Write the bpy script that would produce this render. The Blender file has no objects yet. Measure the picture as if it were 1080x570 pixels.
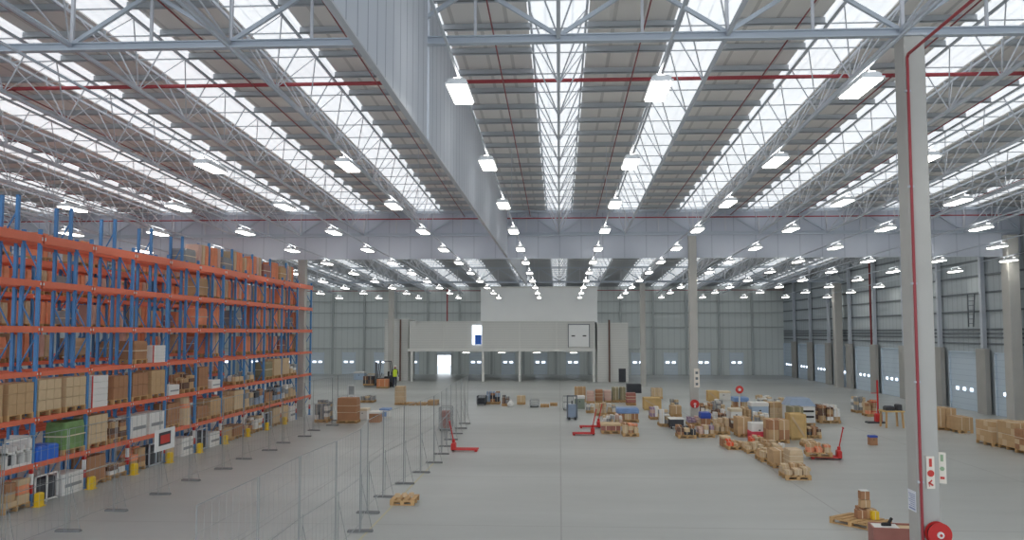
import bpy, math, random
from mathutils import Vector, Matrix
S = 0.62          # one layout unit in metres
C = bpy.context.scene.collection
PI = math.pi
random.seed(7)
ORD = ['zeroth','first','second','third','fourth','fifth','sixth','seventh','eighth','ninth','tenth','eleventh','twelfth','thirteenth','fourteenth','fifteenth','sixteenth','seventeenth']

# ---------------------------------------------------------------- materials
def lin(c):
    out = []
    for v in c:
        v /= 255.0
        out.append(v/12.92 if v <= 0.04045 else ((v+0.055)/1.055)**2.4)
    return (out[0], out[1], out[2], 1.0)

def mat(name, rgb, rough=0.6, metal=0.0, noise=0.0, nscale=4.0, emit=0.0, ecol=None, bump=0.0, spec=0.5):
    m = bpy.data.materials.new(name); m.use_nodes = True
    nt = m.node_tree; b = nt.nodes['Principled BSDF']
    col = lin(rgb)
    b.inputs['Base Color'].default_value = col
    b.inputs['Roughness'].default_value = rough
    b.inputs['Metallic'].default_value = metal
    b.inputs['Specular IOR Level'].default_value = spec
    if noise > 0:
        tc = nt.nodes.new('ShaderNodeTexCoord'); n = nt.nodes.new('ShaderNodeTexNoise')
        n.inputs['Scale'].default_value = nscale; n.inputs['Detail'].default_value = 5
        r = nt.nodes.new('ShaderNodeValToRGB')
        r.color_ramp.elements[0].position = 0.3; r.color_ramp.elements[1].position = 0.7
        r.color_ramp.elements[0].color = tuple(max(0, c*(1-noise)) for c in col[:3])+(1,)
        r.color_ramp.elements[1].color = tuple(min(1, c*(1+noise)) for c in col[:3])+(1,)
        nt.links.new(tc.outputs['Object'], n.inputs['Vector'])
        nt.links.new(n.outputs['Fac'], r.inputs['Fac'])
        nt.links.new(r.outputs['Color'], b.inputs['Base Color'])
        if bump > 0:
            bp = nt.nodes.new('ShaderNodeBump'); bp.inputs['Strength'].default_value = bump
            bp.inputs['Distance'].default_value = 0.02
            nt.links.new(n.outputs['Fac'], bp.inputs['Height'])
            nt.links.new(bp.outputs['Normal'], b.inputs['Normal'])
    if emit > 0:
        b.inputs['Emission Color'].default_value = lin(ecol or rgb)
        b.inputs['Emission Strength'].default_value = emit
    return m

def striped(name, rgb, rgb2, period, axis='X', width=0.12, rough=0.6, noise=0.05, metal=0.0, emit=0.0):
    """sheet metal: thin lines of rgb2 every PERIOD metres along AXIS of object space"""
    m = bpy.data.materials.new(name); m.use_nodes = True
    nt = m.node_tree; b = nt.nodes['Principled BSDF']; N = nt.nodes.new; L = nt.links.new
    tc = N('ShaderNodeTexCoord'); sp = N('ShaderNodeSeparateXYZ'); L(tc.outputs['Object'], sp.inputs[0])
    d = N('ShaderNodeMath'); d.operation = 'DIVIDE'; d.inputs[1].default_value = period; L(sp.outputs[axis], d.inputs[0])
    f = N('ShaderNodeMath'); f.operation = 'FRACT'; L(d.outputs[0], f.inputs[0])
    g = N('ShaderNodeMath'); g.operation = 'LESS_THAN'; g.inputs[1].default_value = width; L(f.outputs[0], g.inputs[0])
    mx = N('ShaderNodeMix'); mx.data_type = 'RGBA'
    L(g.outputs[0], mx.inputs[0]); mx.inputs[6].default_value = lin(rgb); mx.inputs[7].default_value = lin(rgb2)
    n = N('ShaderNodeTexNoise'); n.inputs['Scale'].default_value = 0.35; n.inputs['Detail'].default_value = 4
    L(tc.outputs['Object'], n.inputs['Vector'])
    mr = N('ShaderNodeMapRange'); mr.inputs[3].default_value = 1-noise; mr.inputs[4].default_value = 1+noise
    L(n.outputs['Fac'], mr.inputs[0])
    mu = N('ShaderNodeMix'); mu.data_type = 'RGBA'; mu.blend_type = 'MULTIPLY'; mu.inputs[0].default_value = 1
    L(mx.outputs[2], mu.inputs[6]); L(mr.outputs[0], mu.inputs[7])
    L(mu.outputs[2], b.inputs['Base Color'])
    b.inputs['Roughness'].default_value = rough; b.inputs['Metallic'].default_value = metal
    if emit > 0:
        L(mu.outputs[2], b.inputs['Emission Color']); b.inputs['Emission Strength'].default_value = emit
    return m

M = {}
M['roof']     = striped('roof_sheet', (232,228,224), (206,202,198), 0.62, 'X', 0.14, 0.55, 0.04)
M['purlin']   = mat('galvanised_purlin', (184,188,192), 0.5, 0.2)
M['steel']    = mat('painted_steel_grey', (198,204,212), 0.5, 0.15)
M['girder']   = mat('girder_steel_blue_grey', (186,194,204), 0.5, 0.15)
M['steel2']   = mat('painted_steel_pale', (204,206,212), 0.5, 0.1)
M['sky']      = striped('translucent_sheet', (236,240,244), (206,212,218), 0.31, 'X', 0.10, 0.5, 0.07, emit=0.66)
M['curtain']  = striped('hanging_sheet', (212,217,226), (150,157,172), 0.62, 'Y', 0.07, 0.5, 0.05)
M['curtainx'] = striped('cross_sheet', (196,201,212), (178,184,196), 1.1, 'X', 0.05, 0.5, 0.08)
M['backwall'] = striped('wall_cladding_back', (226,231,228), (216,221,218), 0.62, 'X', 0.18, 0.6, 0.06)
M['sidewall'] = striped('wall_cladding_side', (184,192,196), (168,176,180), 0.62, 'Y', 0.15, 0.6, 0.05)
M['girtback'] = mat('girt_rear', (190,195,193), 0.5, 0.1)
M['girt']     = mat('girt_steel', (112,118,124), 0.5, 0.2)
M['concrete'] = mat('column_concrete', (188,186,181), 0.75, 0, 0.05, 1.2, bump=0.1)
M['pillar']   = mat('wall_pillar_concrete', (172,170,165), 0.8, 0, 0.05, 1.0)
M['lampbody'] = mat('lamp_housing_white', (228,230,232), 0.4)
M['lampglow'] = mat('lamp_diffuser', (255,253,244), 0.4, emit=8.0, ecol=(255,252,242))
M['ceiling_fill'] = mat('added_ceiling_fill', (250,250,244), 0.4, emit=9.0, ecol=(255,252,244))  # extra glow added to brighten the roof, no real lamp part
M['redpipe']  = mat('sprinkler_red', (160,60,66), 0.45)
M['darkred']  = mat('sprinkler_dark_red', (140,60,62), 0.5)
M['brownpipe']= mat('brown_pipe', (112,82,72), 0.5)
M['orange']   = mat('rack_orange', (232,118,86), 0.45)
M['blue']     = mat('rack_blue', (82,142,200), 0.45)
M['red']      = mat('safety_red', (200,44,42), 0.5)
M['white']    = mat('white_paint', (232,232,230), 0.5)
M['yellow']   = mat('safety_yellow', (236,196,40), 0.5)
M['kraft']    = mat('kraft_card', (196,162,122), 0.8, 0, 0.06, 2.0)
M['kraft2']   = mat('kraft_card_pale', (210,184,148), 0.8, 0, 0.06, 2.0)
M['tape']     = mat('packing_tape', (222,206,178), 0.35)
M['brown']    = mat('brown_card', (172,126,92), 0.8, 0, 0.08, 2.0)
M['dbrown']   = mat('dark_brown_card', (116,88,74), 0.8, 0, 0.1, 3.0)
M['orangecard']=mat('orange_card', (236,152,114), 0.7, 0, 0.1, 3.0)
M['orangeb']  = mat('bright_orange_card', (232,92,50), 0.6)
M['olive']    = mat('olive_card', (150,142,112), 0.8, 0, 0.08, 3)
M['green']    = mat('green_wrap', (116,150,92), 0.6, 0, 0.15, 5)
M['pink']     = mat('pinkish_wrap', (212,176,162), 0.45, 0, 0.06, 4)
M['redbrown'] = mat('redbrown_wrap', (162,104,92), 0.5, 0, 0.08, 4)
M['tan']      = mat('tan_wrap', (206,180,146), 0.5, 0, 0.06, 4)
M['whitecard']= mat('white_card', (230,228,224), 0.6, 0, 0.03, 3)
M['greycard'] = mat('grey_goods', (150,152,154), 0.6, 0, 0.1, 3)
M['greengrey']= mat('green_grey_card', (146,156,142), 0.7)
M['dark']     = mat('dark_goods', (66,68,74), 0.6, 0, 0.1, 3)
M['mauve']    = mat('mauve_wrap', (160,134,160), 0.5, 0, 0.1, 5)
M['bluewrap'] = mat('pale_blue_sheet', (128,158,204), 0.5, 0, 0.1, 3)
M['deepblue'] = mat('deep_blue_cover', (48,78,170), 0.5)
M['brightblue']= mat('bright_blue_plastic', (46,110,214), 0.4)
M['paleblue'] = mat('pale_blue_card', (176,194,214), 0.6)
M['bluegrey'] = mat('blue_grey_cover', (150,166,188), 0.5, 0, 0.08, 3)
M['pinkred']  = mat('pink_red_card', (222,76,96), 0.6)
M['wood']     = mat('pallet_timber', (198,160,112), 0.8, 0, 0.12, 3)
M['crate']    = mat('crate_timber', (212,180,124), 0.8, 0, 0.1, 3)
M['wire']     = mat('fence_galvanised', (150,154,154), 0.4, 0.3)
M['block']    = mat('fence_foot_rubber', (122,122,122), 0.8)
M['black']    = mat('black_rubber', (38,38,40), 0.7)
M['glass']    = mat('office_glass', (120,150,190), 0.1)
M['cladding'] = striped('mezzanine_cladding', (216,216,212), (209,209,206), 0.2, 'Z', 0.3, 0.6, 0.03)
M['panelwhite']=mat('upper_box_white', (244,245,244), 0.5, 0, 0.02, .5)
M['trimwhite']= mat('slab_edge_white', (226,226,222), 0.6)
M['dock']     = striped('dock_door_panel', (200,214,226), (180,196,210), 0.32, 'Z', 0.08, 0.5, 0.03)
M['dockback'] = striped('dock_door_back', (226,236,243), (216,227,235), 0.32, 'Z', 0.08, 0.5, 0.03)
M['litpane']  = mat('lit_vision_panel', (232,240,255), 0.3, emit=2.6, ecol=(225,236,255))
M['vest']     = mat('hi_vis_vest', (208,230,60), 0.6)
M['skin']     = mat('skin', (190,140,112), 0.6)
M['cloth']    = mat('dark_work_clothes', (52,58,76), 0.8)
M['helmet']   = mat('white_helmet', (235,235,235), 0.3)
M['forkblack']= mat('forklift_dark', (54,58,66), 0.5)
M['forkorange']=mat('load_orange', (214,140,96), 0.6)
M['sign']     = mat('sign_board', (238,230,218), 0.5)
M['signred']  = mat('sign_red', (206,60,52), 0.5)
M['signgreen']= mat('sign_green', (150,176,140), 0.5)
M['paper']    = mat('paper_sheet', (236,238,246), 0.6)
M['ink']      = mat('ink_lines', (150,160,196), 0.6)
M['outside']  = mat('outside_yard', (200,205,210), 0.8)
M['lineyellow']=mat('floor_line_yellow', (192,186,156), 0.7)
M['lineW']    = mat('floor_line_pale', (190,190,186), 0.7)

def floor_material():
    m = bpy.data.materials.new('power_floated_concrete'); m.use_nodes = True
    nt = m.node_tree; b = nt.nodes['Principled BSDF']; N = nt.nodes.new; L = nt.links.new
    tc = N('ShaderNodeTexCoord')
    n1 = N('ShaderNodeTexNoise'); n1.inputs['Scale'].default_value = 0.09; n1.inputs['Detail'].default_value = 6; n1.inputs['Roughness'].default_value = 0.6
    mp = N('ShaderNodeMapping'); mp.inputs['Scale'].default_value = (0.5, 1.6, 1)
    L(tc.outputs['Object'], mp.inputs[0]); L(mp.outputs[0], n1.inputs['Vector'])
    r = N('ShaderNodeValToRGB'); r.color_ramp.elements[0].position = 0.32; r.color_ramp.elements[1].position = 0.68
    r.color_ramp.elements[0].color = lin((158,160,157)); r.color_ramp.elements[1].color = lin((187,189,186))
    L(n1.outputs['Fac'], r.inputs['Fac'])
    n2 = N('ShaderNodeTexNoise'); n2.inputs['Scale'].default_value = 1.3; n2.inputs['Detail'].default_value = 8
    L(tc.outputs['Object'], n2.inputs['Vector'])
    mr = N('ShaderNodeMapRange'); mr.inputs[3].default_value = 0.9; mr.inputs[4].default_value = 1.08; L(n2.outputs['Fac'], mr.inputs[0])
    mu = N('ShaderNodeMix'); mu.data_type = 'RGBA'; mu.blend_type = 'MULTIPLY'; mu.inputs[0].default_value = 1
    L(r.outputs['Color'], mu.inputs[6]); L(mr.outputs[0], mu.inputs[7])
    # saw-cut joints every 5 m
    sp = N('ShaderNodeSeparateXYZ'); L(tc.outputs['Object'], sp.inputs[0])
    masks = []
    for ax in ('X', 'Y'):
        d = N('ShaderNodeMath'); d.operation = 'DIVIDE'; d.inputs[1].default_value = 6.7; L(sp.outputs[ax], d.inputs[0])
        f = N('ShaderNodeMath'); f.operation = 'FRACT'; L(d.outputs[0], f.inputs[0])
        g = N('ShaderNodeMath'); g.operation = 'LESS_THAN'; g.inputs[1].default_value = 0.006; L(f.outputs[0], g.inputs[0]); masks.append(g)
    mxm = N('ShaderNodeMath'); mxm.operation = 'MAXIMUM'; L(masks[0].outputs[0], mxm.inputs[0]); L(masks[1].outputs[0], mxm.inputs[1])
    mj = N('ShaderNodeMix'); mj.data_type = 'RGBA'; L(mxm.outputs[0], mj.inputs[0]); L(mu.outputs[2], mj.inputs[6]); mj.inputs[7].default_value = lin((150,150,148))
    L(mj.outputs[2], b.inputs['Base Color'])
    mr2 = N('ShaderNodeMapRange'); mr2.inputs[3].default_value = 0.3; mr2.inputs[4].default_value = 0.5; L(n2.outputs['Fac'], mr2.inputs[0])
    L(mr2.outputs[0], b.inputs['Roughness'])
    return m
M['floor'] = floor_material()

# ---------------------------------------------------------------- mesh helpers (layout units, scaled by S when built)
class MB:
    def __init__(s): s.v = []; s.f = []; s.m = []
    def quad(s, pts, mi=0):
        n = len(s.v); s.v += [tuple(p) for p in pts]; s.f.append(tuple(range(n, n+len(pts)))); s.m.append(mi); return s
    def box(s, x0, x1, y0, y1, z0, z1, mi=0, taper=0.0):
        n = len(s.v); t = taper
        s.v += [(x0,y0,z0),(x1,y0,z0),(x1,y1,z0),(x0,y1,z0),(x0+t,y0+t,z1),(x1-t,y0+t,z1),(x1-t,y1-t,z1),(x0+t,y1-t,z1)]
        for q in ((0,3,2,1),(4,5,6,7),(0,1,5,4),(1,2,6,5),(2,3,7,6),(3,0,4,7)):
            s.f.append(tuple(n+i for i in q)); s.m.append(mi)
        return s
    def cbox(s, x0, x1, y0, y1, z0, z1, c=0.05, mi=0):
        """box with chamfered vertical and top edges"""
        n = len(s.v)
        def ring(ins, z):
            a = c; X0, X1, Y0, Y1 = x0+ins, x1-ins, y0+ins, y1-ins
            return [(X0+a,Y0,z),(X1-a,Y0,z),(X1,Y0+a,z),(X1,Y1-a,z),(X1-a,Y1,z),(X0+a,Y1,z),(X0,Y1-a,z),(X0,Y0+a,z)]
        s.v += ring(0, z0)+ring(0, z1-c)+ring(c, z1)
        s.f.append(tuple(n+i for i in range(7, -1, -1))); s.m.append(mi)
        for r in (0, 8):
            for i in range(8):
                j = (i+1) % 8
                s.f.append((n+r+i, n+r+j, n+r+8+j, n+r+8+i)); s.m.append(mi)
        s.f.append(tuple(n+16+i for i in range(8))); s.m.append(mi)
        return s
    def bar(s, p, q, w, h=None, mi=0):
        p = Vector(p); q = Vector(q); h = h or w
        d = (q-p).normalized()
        up = Vector((0,0,1)) if abs(d.z) < 0.95 else Vector((0,1,0))
        a = d.cross(up).normalized()*w/2; b = d.cross(a).normalized()*h/2
        n = len(s.v)
        for c in (p, q):
            for e in (-a-b, a-b, a+b, -a+b): s.v.append(tuple(c+e))
        for f in ((0,1,2,3),(7,6,5,4),(0,4,5,1),(1,5,6,2),(2,6,7,3),(3,7,4,0)):
            s.f.append(tuple(n+i for i in f)); s.m.append(mi)
        return s
    def tube(s, pts, r, n=8, mi=0, cap=True):
        pts = [Vector(p) for p in pts]; base = len(s.v)
        for i, p in enumerate(pts):
            d = (pts[min(i+1, len(pts)-1)]-pts[max(i-1, 0)]).normalized()
            up = Vector((0,0,1)) if abs(d.z) < 0.9 else Vector((0,1,0))
            a = d.cross(up).normalized(); b = d.cross(a).normalized()
            rr = r[i] if isinstance(r, (list, tuple)) else r
            for k in range(n):
                t = 2*PI*k/n; s.v.append(tuple(p+a*math.cos(t)*rr+b*math.sin(t)*rr))
        for i in range(len(pts)-1):
            for k in range(n):
                k2 = (k+1) % n
                s.f.append((base+i*n+k, base+i*n+k2, base+(i+1)*n+k2, base+(i+1)*n+k)); s.m.append(mi)
        if cap:
            s.f.append(tuple(base+k for k in range(n-1, -1, -1))); s.m.append(mi)
            s.f.append(tuple(base+(len(pts)-1)*n+k for k in range(n))); s.m.append(mi)
        return s
    def mesh(s, name, mats):
        me = bpy.data.meshes.new(name)
        me.from_pydata([(x*S, y*S, z*S) for x, y, z in s.v], [], s.f)
        for k in (mats if isinstance(mats, (list, tuple)) else [mats]): me.materials.append(M[k])
        me.polygons.foreach_set('material_index', s.m)
        me.update(); return me
    def build(s, name, mats, parent=None, loc=None, rz=0):
        return link(s.mesh(name, mats), name, parent, loc, rz)

def link(me, name, parent=None, loc=None, rz=0):
    o = bpy.data.objects.new(name, me); C.objects.link(o)
    if parent is not None: o.parent = parent
    if loc is not None: o.location = (loc[0]*S, loc[1]*S, loc[2]*S)
    if rz: o.rotation_euler = (0, 0, rz)
    return o
def tag(o, label, cat, group=None, kind=None):
    o['label'] = label
    if cat: o['category'] = cat
    if group: o['group'] = group
    if kind: o['kind'] = kind
    return o
def thing(name, label, cat, loc=(0,0,0), rz=0, group=None):
    return tag(link(None, name, None, loc, rz), label, cat, group)
def struct(o, label=None):
    o['kind'] = 'structure'
    if label: o['label'] = label
    return o
def copy_tree(o, parent=None, loc=None, rz=None):
    c = o.copy(); C.objects.link(c); c.parent = parent
    if loc is not None: c.location = (loc[0]*S, loc[1]*S, loc[2]*S)
    if rz is not None: c.rotation_euler = (0, 0, rz)
    return c
MC = {}
def cached(key, fn, mats):
    if key not in MC: MC[key] = fn().mesh(key[0], mats)
    return MC[key]
# ---------------------------------------------------------------- the hall
ROWS = (28.0, 72.2, 116.4); BAY = 44.2
YN, YB = -16.2, 148.0
XL, XR = -60.0, 37.0
PX = 5.417
SL = 0.032
def zr(y): return 18.7-SL*(y-28)
def zc(y): return zr(y)-2.25
def sloped(mb, x0, x1, y0, y1, dz, th):
    a, b = zr(y0)+dz, zr(y1)+dz
    n = len(mb.v)
    mb.v += [(x0,y0,a),(x1,y0,a),(x1,y1,b),(x0,y1,b),(x0,y0,a+th),(x1,y0,a+th),(x1,y1,b+th),(x0,y1,b+th)]
    for q in ((0,3,2,1),(4,5,6,7),(0,1,5,4),(1,2,6,5),(2,3,7,6),(3,0,4,7)):
        mb.f.append(tuple(n+i for i in q)); mb.m.append(0)
KS = list(range(-10, 7))
HW = 1.12
struct(MB().box(XL-2, XR+2, YN, YB+1, -0.3, 0).build('floor', 'floor'), 'grey polished concrete warehouse floor with saw-cut joints')
roof = MB(); edges = []
xs = [XL]
for k in KS: xs += [k*PX-HW, k*PX+HW]
xs.append(XR+.3)
for i in range(0, len(xs), 2): sloped(roof, xs[i], xs[i+1], YN, YB, 0, 0.15)
struct(roof.build('ceiling', 'roof'), 'grey corrugated roof sheeting between the skylight strips')
bays = [(YN, 28.0), (28.0, 72.2), (72.2, 116.4), (116.4, YB)]
bayname = ['nearest', 'second', 'third', 'farthest']
wn = 0
def sidek(k):
    n = k+1 if k >= 0 else -k
    return '%s strip %s of the hanging curtain' % (ORD[n], 'right' if k >= 0 else 'left')
for bi, (a, b) in enumerate(bays):
    for k in KS:
        wn += 1
        m = MB(); sloped(m, k*PX-HW, k*PX+HW, a+.03, b-.03, 0.06, 0.05)
        struct(m.build('window_%d' % wn, 'sky'), 'translucent skylight, %s, %s bay' % (sidek(k), bayname[bi]))
# purlins
n = 0
y = YN+1.5
while y < YB-0.5:
    if all(abs(y-r) > .3 for r in ROWS):
        n += 1
        m = MB(); z = zr(y)-.02

        for q in range(0, len(xs), 2): m.box(xs[q]-.06, xs[q+1]+.06, y-.02, y+.02, z-.26, z); m.box(xs[q]-.06, xs[q+1]+.06, y-.08, y+.02, z-.28, z-.26)
        m.box(XL+.1, XR-.1, y-.02, y+.02, z-.26, z-.21)
        struct(m.build('trim_%d' % n, 'purlin'), 'galvanised roof purlin number %d crossing under the sheeting' % n)
    y += 2.6

# back wall with the open doorway
DW = 1.05; DH = 3.65
doors_x = [-41+5.4*i for i in range(-3, 14)]
OPEN = -19.4
w = MB()
zt = zr(YB)
w.box(XL, OPEN-1.15, YB, YB+.3, 0, zt); w.box(OPEN+1.15, XR, YB, YB+.3, 0, zt); w.box(OPEN-1.15, OPEN+1.15, YB, YB+.3, 3.2, zt)
struct(w.build('wall_back', 'backwall'), 'dim grey-green clad rear wall of the hall')
n = 100
for z in (4.3, 7.9, 10.3, 12.2):
    n += 1
    struct(MB().box(XL, XR, YB-.16, YB, z-.08, z+.08).build('trim_%d' % n, 'girtback'), 'horizontal girt across the rear wall')
for i in range(0, 18):
    n += 1; x = -56.0+5.4*i+1.4
    struct(MB().box(x-.16, x+.16, YB-.45, YB-.17, 0, zt-.35).build('trim_%d' % n, 'girtback'), 'steel wall post on the rear wall')
dn = 0
def dock_back(x):
    global dn
    dn += 1
    d = struct(MB().box(x-DW, x+DW, YB-.14, YB-.04, 0, DH).box(x-DW-.1, x-DW, YB-.2, YB-.02, 0, DH+.1).box(x+DW, x+DW+.1, YB-.2, YB-.02, 0, DH+.1).build('door_%d' % dn, 'dockback'),
               'closed blue-grey dock door number %d in the rear wall' % dn)
    for s in (-1, 1):
        MB().box(x+s*.5-.28, x+s*.5+.28, YB-.19, YB-.141, 1.92, 2.18).build('vision_panel', 'litpane', d)
for x in doors_x:
    if abs(x-OPEN) > 1: dock_back(x)
d = thing('roller_door', 'open doorway frame in the rear wall with bright daylight outside', 'door', (OPEN, YB, 0))
f = MB(); f.box(-1.3,-1.15,-.2,.1,0,3.35); f.box(1.15,1.3,-.2,.1,0,3.35); f.box(-1.3,1.3,-.2,.1,3.2,3.35)
f.build('door_frame', 'trimwhite', d)
MB().tube([(-1.2,-.38,3.5),(1.2,-.38,3.5)], .24, 12).build('roll', 'dockback', d)
struct(MB().box(XL, XR, YB+.3, YB+40, -.3, -.02).build('trim_90', 'outside'), 'concrete yard outside the open doorway')

# right wall with pillars, girts and dock doors
struct(MB().box(XR, XR+.3, YN, YB, 0, zr(YN)).build('wall_right', 'sidewall'), 'blue-grey clad side wall with girts')
struct(MB().box(XL-.3, XL, YN, YB, 0, zr(YN)).build('wall_left', 'sidewall'), 'clad side wall behind the racks')
n = 200
for z in (6.02, 6.56, 6.91, 7.27, 8.87, 10.48, 12.0, 13.35, 14.8):
    n += 1
    struct(MB().box(XR-.14, XR, YN, YB-.5, z-.08, z+.08).build('trim_%d' % n, 'girt'), 'dark horizontal girt on the side wall')
pn = 0
yy = [71.2+8.8*i for i in range(-5, 9)]
for y in yy:
    dn += 1
    d = struct(MB().box(XR-.12, XR-.02, y+.4, y+5.6, 0, 5.15).box(XR-.25, XR-.02, y+.2, y+.4, 0, 5.3).box(XR-.25, XR-.02, y+5.6, y+5.8, 0, 5.3).box(XR-.25, XR-.02, y+.2, y+5.8, 5.15, 5.3).build('door_%d' % dn, 'dock'),
               'pale blue sectional dock door number %d in the side wall' % (dn-16))
    for j in (1.5, 2.9, 4.3):
        MB().box(XR-.19, XR-.121, y+j-.22, y+j+.22, 1.75, 2.0).build('vision_panel', 'litpane', d)
    n += 1
    struct(MB().box(XR-.65, XR-.26, y+6.5, y+8.2, 0, 5.6).build('trim_%d' % n, 'pillar'), 'concrete pier between dock doors')
    n += 1
    struct(MB().box(XR-.5, XR-.15, y+7.1, y+7.5, 5.6, zr(y)-.5).build('trim_%d' % n, 'steel'), 'steel post above the pier on the side wall')
for r, yy0 in zip(ROWS, ('near', 'middle', 'far')):
    t = thing('wall_column', 'big concrete column against the side wall at the %s truss' % yy0, 'column', (XR-1.0, r, 0), group='columns against the side wall')
    MB().cbox(-.45, .45, -.6, .6, 0, zc(r)-.25, .05).build('shaft', 'concrete', t)
lad = thing('wall_ladder', 'grey steel ladder fixed high on the side wall between two posts', 'ladder', (XR-.5, 80.4, 7.5))
m = MB(); m.bar((0,-.45,0),(0,-.9,2.95), .09).bar((0,.45,0),(0,.45,2.95), .09)
m.build('rail', 'girt', lad)
m = MB()
for i in range(7): m.bar((0,-.5-.06*i,.3+i*.4),(0,.45,.3+i*.4), .06)
m.build('rung', 'girt', lad)
m = MB(); m.tube([(XR-.35,106,0),(XR-.35,106,zr(106)-1)], .12)
tag(m.build('riser_pipe', 'darkred'), 'dark red riser pipe running up the side wall', 'pipe')

# main columns
def column(x, y, w, d, label, cap=True):
    t = thing('column', label, 'column', (x, y, 0))
    MB().cbox(-w/2, w/2, -d/2, d/2, 0, zc(y)-.16, .03).build('shaft', 'concrete', t)
    m = MB(); m.box(-w/2-.05, w/2+.05, -d/2-.05, d/2+.05, zc(y)-.16, zc(y)-.08); m.build('bearing_plate', 'steel', t)
    return t
colN = column(11.12, 28.0, .65, .8, 'near concrete column with a red pipe, notices and hose reel')
column(10.83, 72.2, .62, .66, 'mid-distance concrete column carrying a red hose reel')
column(-21.68, 73.2, .64, .66, 'concrete column standing at the far end of the front rack')
column(10.9, 116.4, .66, .7, 'far concrete column to the right of the mezzanine')
column(-22.4, 116.4, .66, .7, 'far concrete column at the mezzanine corner above the forklift')

# ---------------------------------------------------------------- trusses
def web_main(x0, x1, h):
    pass
spans = [(-10, -4, 'left'), (-4, 2, 'middle'), (2, 7, 'right')]
H = 2.1
for r, rn in zip(ROWS, ('nearest', 'second', 'far')):
    for ka, kb, sn in spans:
        x0 = max(ka*PX, XL+.1); x1 = min(kb*PX, XR-.1)
        t = thing('roof_girder', '%s transverse steel girder, %s span between columns' % (rn, sn), 'girder', (x0, r, zc(r)), group='transverse girders under the roof')
        L = x1-x0
        MB().box(0, L, -.13, .13, -.06, .0).box(0, L, -.03, .03, .0, .16).box(0, L, -.13, .13, .16, .2).build('bottom_chord', 'girder', t)
        MB().box(0, L, -.12, .12, H-.25, H-.03).build('top_chord', 'girder', t)
        k = ka
        while k < kb:
            a = k*PX-x0; b = min((k+1)*PX, x1)-x0; mid = min((k+.5)*PX, x1)-x0
            if b-a < 1: break
            MB().bar((a+.05, 0, .2), (mid-.05, 0, H-.25), .13, .13).build('diagonal', 'girder', t)
            MB().bar((b-.05, 0, .2), (mid+.05, 0, H-.25), .13, .13).build('diagonal', 'girder', t)
            MB().bar((mid, 0, .2), (mid, 0, H-.25), .09).build('post', 'steel2', t)
            MB().bar((a if k > ka else .1, 0, .2), (a if k > ka else .1, 0, H-.25), .11).build('post', 'steel2', t)
            k += 1
# triangular lattice trusses under the skylights
TW = 1.0
def lattice_parts(L, zo=0.0):
    n = max(6, round(L/4.42)); p = L/n; T = TW; ht = 1.84
    def z(y): return -SL*y
    bc = MB().bar((0,0,zo),(0,L,zo+z(L)), .12, .12)
    tc = MB()
    for s in (-1, 1): tc.bar((s*T,0,ht),(s*T,L,ht+z(L)), .08, .10)
    wb = MB()
    for i in range(n):
        y0 = i*p
        for s in (-1, 1):
            ym = y0+p*.42
            wb.bar((0,y0+p,zo+z(y0+p)),(s*T,ym,ht+z(ym)), .045)
            if s > 0: wb.bar((0,y0,zo+z(y0)),(s*T,ym,ht+z(ym)), .03)
            if i: wb.bar((0,y0,zo+z(y0)),(s*T,y0+.02,ht+z(y0)), .045)
    return bc.mesh('bottom_chord', 'steel'), tc.mesh('top_chord', 'steel'), wb.mesh('web', 'steel2')
for bi, (a, b) in enumerate(bays):
    ya, yb = a+.3, (b-.125 if bi < 3 else b-.3)
    ms = lattice_parts(yb-ya, 0.85 if bi == 3 else 0)
    for k in KS:
        t = thing('lattice_truss', 'triangular lattice roof truss, %s, %s bay' % (sidek(k), bayname[bi]), 'truss', (k*PX, ya, zc(ya)+.08), group='lattice trusses under the skylights')
        for me in ms: link(me, me.name.split('.')[0], t)

# hanging sheets
zb = 13.22
m = MB()
for a, b in [(u+.28, v-.2) for u, v in bays[:3]]:
    n0 = len(m.v)
    x = -4.3
    m.v += [(x-.05,a,zb),(x+.05,a,zb),(x+.05,b,zb),(x-.05,b,zb),(x-.05,a,zr(a)-.4),(x+.05,a,zr(a)-.4),(x+.05,b,zr(b)-.4),(x-.05,b,zr(b)-.4)]
    for q in ((0,3,2,1),(4,5,6,7),(0,1,5,4),(1,2,6,5),(2,3,7,6),(3,0,4,7)): m.f.append(tuple(n0+i for i in q)); m.m.append(0)
t = thing('hanging_curtain', 'long pale corrugated sheet hanging from the roof along the hall', 'curtain', (0,0,0))
m.build('sheet', 'curtain', t)
MB().box(-4.38, -4.22, YN, 72.0, zb-.06, zb).box(-4.38, -4.22, 72.5, 116.2, zb-.06, zb).build('bottom_rail', 'steel2', t)
t = thing('cross_curtain', 'blue-grey sheet hanging across the whole hall at the second girder', 'curtain', (0, 72.38, 0))
MB().box(XL, XR, 0, .03, 13.15, zr(72.2)-.4).build('sheet', 'curtainx', t)
MB().box(XL, XR, -.0, .05, 13.08, 13.15).build('bottom_rail', 'steel', t)

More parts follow.
